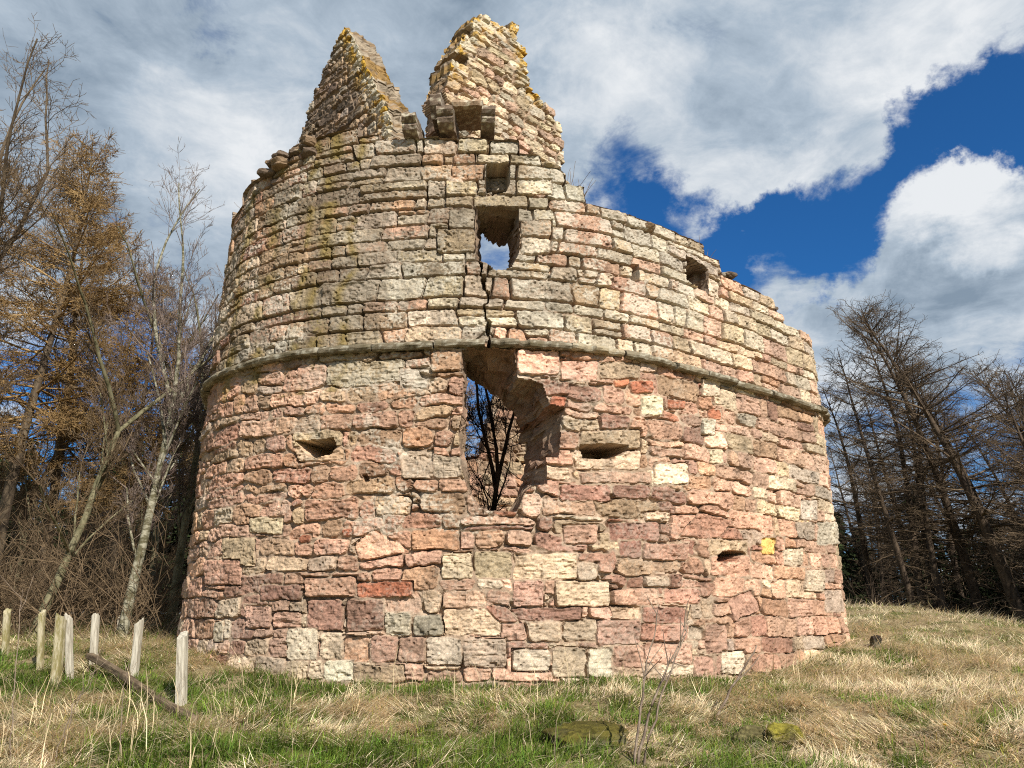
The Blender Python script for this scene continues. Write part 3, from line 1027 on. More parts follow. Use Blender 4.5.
# the two standing corners of the cap-house
def fragment(p0, d, length, normal_side, polypx, thick, zone, seed, label, lichen_edge, z0=7.9, z1=13.4, ragged=True):
    p0, d = np.array(p0), np.array(d) / np.hypot(*d)
    s = np.linspace(-.8, length + .8, 60)
    pts = p0 + d * s[:, None]
    if normal_side < 0:
        pts = pts[::-1]
    pl = Plan(pts, False)
    f = Field(0, pl.U[-1], z0, z1, .017, seed, lambda U, Z: np.full(U.shape, .75), tall=.72, wid=.62)
    # thinner courses up here
    f.finish(zone, depth=.05)
    poly = pl.poly(polypx)
    inside = pip(f.cu, f.cz, poly)[f.sid] & pip(f.U + .05 * vn(f.U / .2, f.Z / .15, 3), f.Z, poly)
    core = pip(f.U, f.Z, poly) & inside | (pip(f.U, f.Z, poly) & (f.d > .02) & inside)
    k = core if ragged else pip(f.U + .035 * vn(f.U / .13, f.Z / .1, 3), f.Z + .03 * vn(f.U / .11, f.Z / .11, 4), poly)
    # yellow and white lichen along the broken edge
    P = np.array(poly)
    dist = np.full(f.U.shape, 9.)
    for i in lichen_edge:
        a, b = P[i], P[(i + 1) % len(P)]
        e = b - a
        t = np.clip(((f.U - a[0]) * e[0] + (f.Z - a[1]) * e[1]) / (e @ e), 0, 1)
        dist = np.minimum(dist, np.hypot(f.U - a[0] - t * e[0], f.Z - a[1] - t * e[1]))
    near = np.exp(-(dist / .32) ** 2)
    nb = vn(f.U / .14, f.Z / .12, 5) + .5 * vn(f.U / .04, f.Z / .04, 6)
    f.C = blotch(f.C, near * np.clip(nb * 1.5 + .35, 0, .9), (.60, .54, .40))
    f.C = blotch(f.C, near * np.clip(-nb * 1.8 + .15, 0, .9), (.50, .30, .035))
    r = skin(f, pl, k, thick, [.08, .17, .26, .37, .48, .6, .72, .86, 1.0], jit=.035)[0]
    v, q, c = r
    # lichen also on the broken faces
    ex = len(c) - int(k.sum()) if len(c) > k.sum() else 0
    back = f.h * -.6 - thick + .0
    P0, N0 = pl.pos(f.us), pl.nrm(f.us)
    V2 = np.stack([P0[None, :, 0] + N0[None, :, 0] * back, P0[None, :, 1] + N0[None, :, 1] * back, f.Z], -1).reshape(-1, 3)
    q2 = quads_of(f, k)
    used, qi = np.unique(q2, return_inverse=True)
    V2, C2, q2 = V2[used], f.C.reshape(-1, 3)[used], qi.reshape(-1, 4)
    pts3 = np.array([Vector(x) for x in v[::1]])
    nbv = vn(v[:, 0] / .15 + v[:, 1] / .15, v[:, 2] / .12, 8)
    o = child(make_mesh('gable_fragment', np.concatenate([v, V2]), np.concatenate([q, q2 + len(v)]), stone_mat, None, np.concatenate([c, C2])))
    o['label'] = label
    return pl


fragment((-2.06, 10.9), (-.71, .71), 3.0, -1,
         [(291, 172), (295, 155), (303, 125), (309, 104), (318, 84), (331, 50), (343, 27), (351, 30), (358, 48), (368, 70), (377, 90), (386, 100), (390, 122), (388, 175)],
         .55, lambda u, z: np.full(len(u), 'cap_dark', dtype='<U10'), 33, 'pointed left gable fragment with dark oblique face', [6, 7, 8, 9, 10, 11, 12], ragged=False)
fragment((-1.07, 10.65), (.75, .66), 2.9, 1,
         [(447, 190), (446, 98), (443, 90), (447, 82), (450, 62), (455, 50), (461, 34), (468, 27), (474, 14), (490, 13), (497, 17), (508, 19), (522, 26), (525, 48), (530, 66), (537, 92), (548, 104), (557, 112),
          (563, 128), (565, 150), (567, 195)],
         .6, lambda u, z: np.full(len(u), 'cap', dtype='<U10'), 37, 'stepped right gable fragment, sunlit and patched with yellow lichen', [4, 5, 6, 7, 8, 9, 10, 11, 12, 13, 14])


# corbels and the slab they carry
def block(name, profile, width, loc, yaw, colour, seed, label=None, res=.02):
    """a weathered block: side profile (out, up) extruded along its width"""
    p = np.array(profile, float)
    dense = np.concatenate([p[i] + (p[(i + 1) % len(p)] - p[i]) * np.linspace(0, 1, max(2, int(np.hypot(*(p[(i + 1) % len(p)] - p[i])) / res)), endpoint=False)[:, None] for i in range(len(p))])
    n = len(dense)
    ws = np.linspace(-width / 2, width / 2, max(4, int(width / res)))
    m = len(ws)
    A = np.zeros((m, n, 3))
    A[..., 0] = ws[:, None]
    A[..., 1] = -dense[None, :, 0]
    A[..., 2] = dense[None, :, 1]
    ctr = dense.mean(0)
    V = A.reshape(-1, 3)
    capl, capr = len(V), len(V) + 1
    V = np.concatenate([V, [[ws[0], -ctr[0], ctr[1]], [ws[-1], -ctr[0], ctr[1]]]])
    idx = np.arange(m * n).reshape(m, n)
    Q = np.stack([idx[:-1], np.roll(idx[:-1], -1, 1), np.roll(idx[1:], -1, 1), idx[1:]], -1).reshape(-1, 4)
    Tt = np.concatenate([np.stack([idx[0], np.roll(idx[0], -1), np.full(n, capl)], -1), np.stack([idx[-1], np.roll(idx[-1], -1), np.full(n, capr)], -1)])
    D = np.array([mnoise.noise_vector(Vector(v * 9 + seed)) * .016 + mnoise.noise_vector(Vector(v * 30 + seed)) * .007 for v in V])
    V = V + D
    ca, sa = math.cos(yaw), math.sin(yaw)
    V = np.stack([V[:, 0] * ca - V[:, 1] * sa, V[:, 0] * sa + V[:, 1] * ca, V[:, 2]], -1) + np.array(loc)
    nv = np.array([mnoise.noise(Vector(v * 14)) for v in V])
    C = np.array(PAL[colour]) * (1 + .3 * nv)[:, None]
    C = blotch(C, np.clip(nv * 2 - .3, 0, .7), (.6, .55, .42))
    o = child(make_mesh(name, V, Q, stone_mat, None, C, tris=Tt))
    if label: o['label'] = label
    return o


def at_wall(px, py, out=0.0):
    u, z = PL.hit(px, py)
    p, n = PL.pos(u), PL.nrm(u)
    return np.array([p[0] + n[0] * out, p[1] + n[1] * out, z]), math.atan2(n[0], -n[1])


nose = [(-.35, -.11), (.02, -.11), (.13, -.07), (.17, -.01), (.16, .03), (.20, .05), (.24, .09), (.24, .15), (-.35, .15)]
for px, py, w, lb in ((412, 131, .22, 'lone corbel in the gap between the gables'), (447, 124, .24, 'left corbel under the slab'), (488, 124, .2, 'right corbel under the slab')):
    loc, yaw = at_wall(px, py)
    block('corbel', nose, w, loc, yaw, 'dark', px * .37, lb)
loc, yaw = at_wall(468, 108)
block('corbel_slab', [(-.5, -.05), (.13, -.05), (.15, .0), (.12, .06), (-.5, .06)], .46, loc, yaw, 'brown', 4.4)
loc, yaw = at_wall(437, 106)
block('bracket_stone', [(-.5, -.22), (-.05, -.2), (.1, -.05), (.14, .1), (.1, .14), (-.5, .13)], .17, loc, yaw, 'dark', 9.1)

# loose rubble still bedded on the wall head
def boulder(name, loc, size, colour, seed, flat=.7, mat=None, sub=4, rot=0):
    import bmesh
    bm = bmesh.new()
    bmesh.ops.create_icosphere(bm, subdivisions=sub, radius=1)
    V = np.array([v.co[:] for v in bm.verts])
    Tt = np.array([[v.index for v in f.verts] for f in bm.faces])
    bm.free()
    out = []
    for v in V:
        q = Vector(v) + Vector((seed, seed * .3, 0))
        k = 1 + .34 * mnoise.noise(q * 1.1) + .12 * mnoise.noise(q * 2.7) + .05 * mnoise.noise(q * 7)
        w = np.sign(v) * np.abs(v) ** .75
        out.append(w * k)
    V = np.array(out) * np.array(size)
    ca, sa = math.cos(rot), math.sin(rot)
    V = np.stack([V[:, 0] * ca - V[:, 1] * sa, V[:, 0] * sa + V[:, 1] * ca, V[:, 2]], -1)
    nv = np.array([mnoise.noise(Vector(v * 9)) for v in V])
    C = np.array(colour) * (1 + .4 * nv)[:, None]
    return V, Tt, C


def wall_rubble():
    Vs, Ts, Cs, off = [], [], [], 0
    r = np.random.default_rng(3)
    for (a, b, n) in ((228, 300, 64), (300, 400, 12), (520, 575, 24), (575, 650, 18), (650, 805, 44)):
        for _ in range(n):
            px = r.uniform(a, b)
            u, _z = PL.hit(px, 260)
            dep = r.uniform(.06, .55) if a == 228 else r.uniform(.10, .95)
            p, nn = PL.pos(u), PL.nrm(u)
            z = float(TOP(u)) + r.uniform(-.16, .02) + (r.uniform(.0, .13) if a < 300 or a == 520 else 0)
            sz = r.uniform(.05, .14) * np.array([1.4, 1, .55])
            V, Tt, C = boulder('', None, sz, PV[r.choice([9, 13, 13, 9, 8] if a == 228 else [8, 9, 10, 7, 13])] * .85, r.uniform(0, 90), sub=3, rot=r.uniform(0, 6))
            child(make_mesh('loose_stone', V + np.array([p[0] - nn[0] * dep, p[1] - nn[1] * dep, z]), None, stone_mat, None, C, tris=Tt))


wall_rubble()
#MORE
# ------------------------------------------------------------------ bare trees
def norm(v):
    return v / (np.linalg.norm(v) + 1e-9)


def polyline(p, d, L, n, wig, grav, r):
    pts = [p]
    d = norm(d)
    st = L / (n - 1)
    for i in range(n - 1):
        d = norm(d + r.normal(0, wig, 3) + np.array([0, 0, grav]))
        pts.append(pts[-1] + d * st)
    return np.array(pts)


def interp(pl, s):
    k = s * (len(pl) - 1)
    i = min(int(k), len(pl) - 2)
    return pl[i] + (pl[i + 1] - pl[i]) * (k - i), norm(pl[i + 1] - pl[i])


def larch_shape(h, seed, lean=(0, 0), crook=.25, Lmax=2.6, z0=.16, step=.30, twig=.15, spurs=3, rad=.13, dead=.35, flat=.75, tr3=.0042):
    r = np.random.default_rng(seed)
    n = 16
    t = np.linspace(0, 1, n)
    tr = np.zeros((n, 3))
    tr[:, 2] = t * h
    ph = r.uniform(0, 6, 2)
    tr[:, 0] = lean[0] * t ** 1.35 + crook * np.sin(t * 4 + ph[0]) * t
    tr[:, 1] = lean[1] * t ** 1.35 + crook * np.sin(t * 4.5 + ph[1]) * t
    trunk = [(tr, rad * (1 - t * .93) * (1 + .5 * np.exp(-t * 25)))]
    b0, b1, b2 = [], [], []
    z = z0 * h
    while z < h * .985:
        f = z / h
        env = (1 - f) ** flat * min(1.0, .35 + f * 1.6) + .10
        for _ in range(r.integers(2, 5)):
            az = r.uniform(0, 2 * np.pi)
            low = f < dead
            L = Lmax * env * r.uniform(.55, 1.15) * (.7 if low else 1)
            el = np.clip(-.25 + 1.0 * f ** 2 + r.normal(0, .18), -.6, 1.2)
            p, _d = interp(tr, f)
            d = np.array([math.cos(az) * math.cos(el), math.sin(az) * math.cos(el), math.sin(el)])
            br = polyline(p, d, L, 7, .09, .035 if not low else -.01, r)
            R0 = .006 + .0105 * L
            b0.append((br, R0 * np.linspace(1, .3, 7)))
            s = .18
            while s < 1:
                q, dq = interp(br, s)
                side = norm(np.cross(dq, [0, 0, 1])) * r.choice([-1, 1])
                dd = side * r.uniform(.5, 1) + dq * .6 + np.array([0, 0, r.normal(-.12, .3)])
                l2 = r.uniform(.25, .8) * (1.05 - .45 * s) * min(1, L / 1.6)
                tw = polyline(q, dd, l2, 4, .16, .02, r)
                b1.append((tw, np.array([.0065, .0055, .0045, .003])))
                if not low or r.random() < .4:
                    for _k in range(spurs):
                        q2, d2 = interp(tw, r.uniform(.2, 1))
                        l3 = r.uniform(.08, .28)
                        e3 = q2 + norm(d2 + r.normal(0, .8, 3)) * l3
                        b2.append((np.array([q2, (q2 + e3) / 2 + r.normal(0, .02, 3), e3]), np.array([tr3, tr3 * .9, tr3 * .7])))
                s += twig / L * r.uniform(.6, 1.4)
        z += step * r.uniform(.6, 1.4)
    return trunk, b0 + b1 + b2


def birch_shape(h, seed, lean=(0, 0), forks=2, rad=.12, spread=.45, levels=5, wiggle=.05):
    r = np.random.default_rng(seed)
    trunk, crown = [], []

    def grow(p, d, L, R0, lev):
        n = 8 if lev == 0 else (6 if lev < 3 else 4)
        pl = polyline(p, d, L, n, wiggle + .035 * lev, .02 + .015 * lev, r)
        R1 = R0 * (.55 if lev < 2 else .45)
        (trunk if lev < 3 and R0 > rad * .22 else crown).append((pl, np.maximum(np.linspace(R0, R1, n), .003)))
        if lev >= levels or L < .18:
            return
        k = {0: 10, 1: 9, 2: 8, 3: 6, 4: 3}.get(lev, 3)
        for i in range(k):
            s = r.uniform(.3 if lev == 0 else .15, 1)
            q, dq = interp(pl, s)
            dd = norm(dq + r.normal(0, spread + .05 * lev, 3) + np.array([0, 0, .15]))
            rr = (R0 + (R1 - R0) * s) * r.uniform(.3, .5)
            grow(q, dd, L * r.uniform(.32, .55) * (1.1 - .35 * s), max(rr, .0035), lev + 1)
        if lev < 2:
            for i in range(forks if lev == 0 else 1):
                q, dq = interp(pl, 1)
                grow(q, norm(dq + r.normal(0, .28, 3)), L * r.uniform(.6, .8), R1 * .95, lev + 1)
    grow(np.zeros(3), np.array([lean[0], lean[1], 1.0]), h * .45, rad, 0)
    return trunk, crown


bark_brown = two_tone('larch_bark', (.06, .043, .030), (.15, .115, .075), (9, 9, 3), (.35, .65))
bark_dark = two_tone('dark_larch_bark', (.035, .025, .018), (.11, .08, .055), (9, 9, 3), (.35, .65))
bark_birch = two_tone('birch_bark', (.10, .09, .05), (.34, .32, .24), (5, 5, 9), (.42, .60))
bark_alga = two_tone('green_grey_bark', (.075, .07, .035), (.22, .20, .12), (6, 6, 5), (.35, .6))
twig_brown = two_tone('brown_twigs', (.11, .075, .045), (.19, .135, .08), (3, 3, 3), (.4, .6), bump=0)
twig_gold = two_tone('golden_twigs', (.20, .12, .05), (.34, .225, .10), (2, 2, 2), (.4, .6), bump=0)
twig_purple = two_tone('purple_twigs', (.13, .095, .08), (.24, .185, .15), (3, 3, 3), (.4, .6), bump=0)
twig_dark = two_tone('dark_twigs', (.07, .049, .032), (.15, .108, .068), (2, 2, 2), (.4, .6), bump=0)
twig_shade = two_tone('shaded_twigs', (.028, .020, .014), (.07, .05, .034), (2, 2, 2), (.4, .6), bump=0)  # darker twig copy: shade under the right wood put into the colour
twig_black = two_tone('black_twigs', (.016, .012, .010), (.035, .027, .02), (3, 3, 3), (.4, .6), bump=0)  # near-black: shadowed silhouette inside the tower put into the colour
needle_mat = two_tone('spruce_needles', (.010, .016, .006), (.030, .042, .014), (2, 2, 2), (.35, .65), bump=0)


def tree_proto(name, shape, loc, bark, twigs, label, cat, group=None, rz=0, scale=1):
    tr, cr = shape
    e = empty(name, loc, label, cat, group)
    e.rotation_euler = (0, 0, rz)
    e.scale = (scale,) * 3
    v, q = tubes(tr, 9)
    nv = np.array([mnoise.noise_vector(Vector(p * 4)) for p in v]) * .015
    make_mesh('trunk', v + nv, q, bark, e, smooth=True)
    v, q = tubes(cr, 3)
    make_mesh('crown', v, q, twigs, e, smooth=True)
    return e


def again(src, loc, label, rz=0, scale=1.0, group=None):
    c = copy_tree(src)
    c.location = loc
    c.rotation_euler = (0, 0, rz)
    c.scale = (scale,) * 3
    c['label'] = label
    if group:
        c['group'] = group
    elif 'group' in c.keys():
        del c['group']
    return c


def gp(x, y, dz=-.05):
    return (x, y, float(terrain(x, y)) + dz)


# left: birches, a leaning trunk, golden larches
L1 = tree_proto('birch_tree', birch_shape(9.6, 9, lean=(.08, .02), forks=3, rad=.10, spread=.42, wiggle=.02), gp(-7.15, 14.8), bark_birch, twig_purple,
                'pale forked birch with white trunk, nearest the left side of the tower', 'tree')
L2 = tree_proto('birch_tree', birch_shape(9.4, 14, lean=(.05, .05), forks=3, rad=.10, spread=.36, wiggle=.02), gp(-6.95, 16.3), bark_alga, twig_purple,
                'slender grey-green birch just behind the pale forked birch', 'tree')
L3 = tree_proto('leaning_tree', birch_shape(8.8, 21, lean=(.20, .03), forks=2, rad=.085, spread=.45, wiggle=.03), gp(-8.45, 14.2), bark_alga, twig_brown,
                'mossy thin tree leaning right behind the fence posts', 'tree')
G1 = tree_proto('larch_tree', larch_shape(11.6, 5, lean=(.3, 0), Lmax=3.3, spurs=9, twig=.085, step=.20, rad=.15, z0=.32, flat=.6, tr3=.006), gp(-10.9, 16.6), bark_brown, twig_gold,
                'golden-brown larch with dense fine twigs at the left', 'tree')
G2 = again(G1, gp(-13.9, 16.2), 'golden-brown larch cut by the left edge, its crown tallest there', 2.2, 1.12)
again(G1, gp(-11.6, 19.5), 'russet larch standing behind the golden larch at the left', 4.1, 1.0)
again(G1, gp(-9.3, 18.4), 'smaller golden larch between the golden larch and the forked birch', 5.2, .74)
B1 = tree_proto('bare_tree', birch_shape(10.5, 33, lean=(.16, .0), forks=4, rad=.085, spread=.65), gp(-9.6, 11.9), bark_brown, twig_brown,
                'bare brown tree at the left edge with open spreading twigs against the cloud', 'tree')
again(L2, gp(-8.9, 19.5), 'thin birch in the left wood, between the leaning tree and the forked birch', 1.1, 1.0)
again(L2, gp(-8.6, 23.5), 'purple-twigged birch rising deep in the left wood', 3.9, .95)
again(B1, gp(-12.6, 19.5), 'brown bare tree in the left wood below the golden larches', 2.0, .95)
# right: dark larches leaning left
R1 = tree_proto('larch_tree', larch_shape(9.3, 44, lean=(-2.7, .3), crook=.3, Lmax=3.0, spurs=5, twig=.11, flat=.38, rad=.17, z0=.12), gp(14.3, 22.3), bark_dark, twig_dark,
                'dark larch with thick trunk leaning far left, at the right edge', 'tree', scale=1.13)
R2 = tree_proto('larch_tree', larch_shape(9.0, 45, lean=(-1.5, 0), crook=.4, Lmax=2.2, spurs=4, twig=.12, flat=.45, rad=.12, z0=.12), gp(11.9, 23.6), bark_dark, twig_dark,
                'thin dark larch leaning left, first one right of the tower', 'tree')
R3 = tree_proto('larch_tree', larch_shape(9.6, 46, lean=(-.6, .2), crook=.45, Lmax=2.5, spurs=4, twig=.12, flat=.42, rad=.14, z0=.1), gp(13.4, 25.0), bark_dark, twig_dark,
                'fairly straight dark larch between the two leaning larches', 'tree')
again(R1, gp(15.8, 24.5), 'leaning dark larch with crown cut by the right edge', .25, 1.0)
again(R2, gp(15.0, 21.0), 'slim dark larch in front of the thick leaning larch', .3, .92)
rr = np.random.default_rng(12)
WOOD = 'bare larches crowded in the dark right-hand wood'
for y0 in np.arange(24.5, 42, 2.4):
    for k in range(4):
        x = y0 * rr.uniform(.44, .80)
        again([R1, R2, R3][rr.integers(0, 3)], gp(x, y0 + rr.uniform(-.9, .9)), 'one of the dark bare larches crowded in the wood right of the tower', rr.normal(0, .5), rr.uniform(.84, 1.08) * (.9 + y0 / 300) * (1 + .13 * np.clip((x / y0 - .5) / .12, 0, 1)), WOOD)
WOODL = 'bare trees crowded in the wood behind the left fence'
for y0 in np.arange(19, 40, 2.6):
    for k in range(3):
        x = -y0 * rr.uniform(.43, .80)
        again([L2, L3, B1, R3, R2][rr.integers(0, 5)], gp(x, y0 + rr.uniform(-.9, .9)), 'one of the bare trees crowded in the wood left of the tower', rr.uniform(0, 6), rr.uniform(.42, .68), WOODL)
for x, y, k, lb in ((-1.9, 26.5, G1, 'golden larch seen through the breach in the tower'), (.6, 29, R3, 'dark larch hidden behind the tower, glimpsed through the breach'), (-3.6, 24.5, L2, 'birch behind the tower, at the left of the view through the breach')):
    again(k, gp(x, y), lb, 1.3, .72)


# spruces closing the wood behind
def spruce_shape(h, seed):
    r = np.random.default_rng(seed)
    V, Q = [], []
    off = 0
    z = .1 * h
    while z < h:
        f = z / h
        for _ in range(r.integers(5, 9)):
            az = r.uniform(0, 2 * np.pi)
            L = h * .24 * (1 - f) ** .8 * r.uniform(.6, 1.15) + .1
            d = np.array([math.cos(az), math.sin(az), 0])
            n = int(5 + L * 9)
            s = r.uniform(.1, 1, n)
            P0 = np.array([0, 0, z]) + d * (s * L)[:, None] + np.stack([0 * s, 0 * s, -.35 * L * s ** 1.4 + .12 * L * s ** 3], 1) + r.normal(0, .06, (n, 3))
            a = norm(np.cross(d, [0, 0, 1.]))
            w = r.uniform(.05, .11, n)[:, None]
            l = r.uniform(.14, .34, n)[:, None]
            dirs = d + a * r.normal(0, .7, n)[:, None] + np.array([0, 0, 1.]) * r.normal(-.5, .3, n)[:, None]
            dirs /= np.linalg.norm(dirs, axis=1, keepdims=True)
            side = np.cross(dirs, r.normal(0, 1, (n, 3)))
            side /= np.linalg.norm(side, axis=1, keepdims=True)
            quad = np.stack([P0 - side * w, P0 + side * w, P0 + side * w * .4 + dirs * l, P0 - side * w * .4 + dirs * l], 1)
            V.append(quad.reshape(-1, 3))
            Q.append(off + np.arange(n * 4).reshape(n, 4))
            off += n * 4
        z += h * .026
    return np.concatenate(V), np.concatenate(Q)


S0 = empty('spruce_tree', gp(-11.5, 27), 'one of the dark green spruces closing the wood behind the left trees', 'tree', 'dark spruces behind the left wood')
t_ = np.linspace(0, 1, 6)
v, q = tubes([(np.stack([0 * t_, 0 * t_, 9 * t_], 1), .14 * (1 - .95 * t_))], 7)
make_mesh('trunk', v, q, bark_dark, S0)
v, q = spruce_shape(9, 4)
make_mesh('crown', v, q, needle_mat, S0)
for y0 in (29, 32, 36, 41, 46):
    for x in np.arange(-y0 * .86, -y0 * .36, 1.75):
        again(S0, gp(x + rr.normal(0, .5), y0 + rr.normal(0, .9)), 'one of the dark green spruces closing the wood behind the left trees', rr.uniform(0, 6), rr.uniform(.58, .82), 'dark spruces behind the left wood')
for y0 in (31, 35, 39, 44):
    for x in np.arange(y0 * .38, y0 * .92, 1.75):
        again(S0, gp(x + rr.normal(0, .5), y0 + rr.normal(0, .9)), 'one of the unseen spruces added beyond the right edge to shade the wood', rr.uniform(0, 6), rr.uniform(.5, .78), 'dark spruces behind the right wood')
for x, y in ((18.5, 14.5), (20.5, 16.5), (17.8, 17.5), (22.5, 13.0), (19.2, 19.8), (21.8, 19.5), (24.5, 16.5), (18.6, 11.5), (23.5, 22), (20.8, 22.5)):  # unseen spruces out of view, added to shade the right wood
    again(S0, gp(x, y), 'one of the unseen spruces added beyond the right edge to shade the wood', rr.uniform(0, 6), rr.uniform(.95, 1.2), 'dark spruces behind the right wood')
for x in np.arange(-11, 14, 2.4):
    again(S0, gp(x + rr.normal(0, .5), 42 + rr.normal(0, 2)), 'one of the dark spruces standing far behind the tower', rr.uniform(0, 6), rr.uniform(.6, .8), 'dark spruces behind the tower')

# sapling growing inside the roofless tower
tree_proto('sapling_tree', birch_shape(6.0, 53, lean=(.05, .0), forks=3, rad=.075, spread=.75, levels=5, wiggle=.10), (-.55, 13.6, 1.0), bark_dark, twig_black,
           'black-branched bare tree growing inside the roofless tower, seen through the breach', 'tree')
tree_proto('thorn_bush', birch_shape(4.6, 58, lean=(-.05, .0), forks=3, rad=.05, spread=.85, levels=5, wiggle=.12), (-.2, 15.2, 1.0), bark_dark, twig_black,
           'low black thorn bush tangled behind the bare tree inside the tower', 'bush')


# tangled thicket under the trees
def thicket(name, n, xr, yr, seed, mat, hmin, hmax, slope):
    r = np.random.default_rng(seed)
    L = []
    for _ in range(n):
        y = r.uniform(*yr)
        x = r.uniform(xr[0], xr[1]) * (y if slope else 1)
        p = np.array(gp(x, y))
        az = r.uniform(0, 6.28)
        h = r.uniform(hmin, hmax)
        d = np.array([math.cos(az) * .7, math.sin(az) * .7, 1])
        pl = polyline(p, d, h, 7, .14, -.04, r)
        L.append((pl, np.linspace(.011, .004, 7) * r.uniform(.6, 1.4)))
        for _k in range(6):
            q, dq = interp(pl, r.uniform(.25, 1))
            L.append((polyline(q, dq + r.normal(0, .7, 3), r.uniform(.3, 1.0), 4, .15, -.02, r), np.array([.006, .005, .004, .003])))
    v, q = tubes(L, 3)
    o = make_mesh(name, v, q, mat, smooth=True)
    return tag(o, kind='stuff')


o = thicket('undergrowth', 900, (-.86, -.42), (13.6, 22), 61, twig_brown, .8, 3.0, True)
tag(o, 'tangled bare brown undergrowth beneath the left trees', 'undergrowth')
o = thicket('undergrowth', 700, (.44, .85), (23.0, 30), 62, twig_shade, .5, 2.2, True)
tag(o, 'dark tangled undergrowth along the foot of the right wood', 'undergrowth')

# ------------------------------------------------------------------ grass
blade_mat = attr_material('grass_blades', noise_scale=0, rough=.75, spec=.12, translucent=.25)
RING = [tuple(p) for p in PL.cl[::6]]


def strips(base, az, L, w, bend, tilt, col, tipcol=None, n=4):
    """grass blades: arrays of base points, heading, length, width, curl"""
    m = len(L)
    V = np.zeros((m, n, 2, 3), np.float32)
    C = np.zeros((m, n, 2, 3), np.float32)
    p = base.copy()
    th = tilt.copy()
    head = np.stack([np.cos(az), np.sin(az)], 1)
    side = np.stack([-np.sin(az), np.cos(az)], 1)
    ww = [1, .9, .6, .12] if n == 4 else np.linspace(1, .15, n)
    for i in range(n):
        f = i / (n - 1)
        for k, sg in ((0, -1), (1, 1)):
            V[:, i, k, :2] = p[:, :2] + side * (w * ww[i] * sg * .5)[:, None]
            V[:, i, k, 2] = p[:, 2]
            C[:, i, k] = col * (1 - f) + (col if tipcol is None else tipcol) * f
        st = L / (n - 1)
        p[:, :2] += head * (np.sin(th) * st)[:, None]
        p[:, 2] += np.cos(th) * st
        th = th + bend / (n - 1)
    idx = np.arange(m * n * 2).reshape(m, n, 2)
    Q = np.stack([idx[:, :-1, 0], idx[:, :-1, 1], idx[:, 1:, 1], idx[:, 1:, 0]], -1).reshape(-1, 4)
    return V.reshape(-1, 3), Q, C.reshape(-1, 3)


def straw_field(x, y):
    s = fbm(x / .95, y / .95, 301, 3) * 1.0 + .35 * fbm(x / .35, y / .3, 305, 2)
    s = s + .35 * vn(x / .16, y / .14, 307) + .10 + .25 * np.clip((x - 2.5) / 2.5, 0, 1) + .3 * np.clip((y - 13) / 3, 0, 1) + .18 * np.clip((-x - 3.2) / 1.5, 0, 1) * np.clip((9.5 - y) / 1.5, 0, 1)
    s = s - .22 * np.clip((2.2 - x) / 1.5, 0, 1) * np.clip((x + 4.2) / 1.2, 0, 1) * np.clip((13 - y) / 2, 0, 1)
    base = np.exp(-((y - 10.1) / .8) ** 2) * (x < 1.5)
    return s - .3 * base


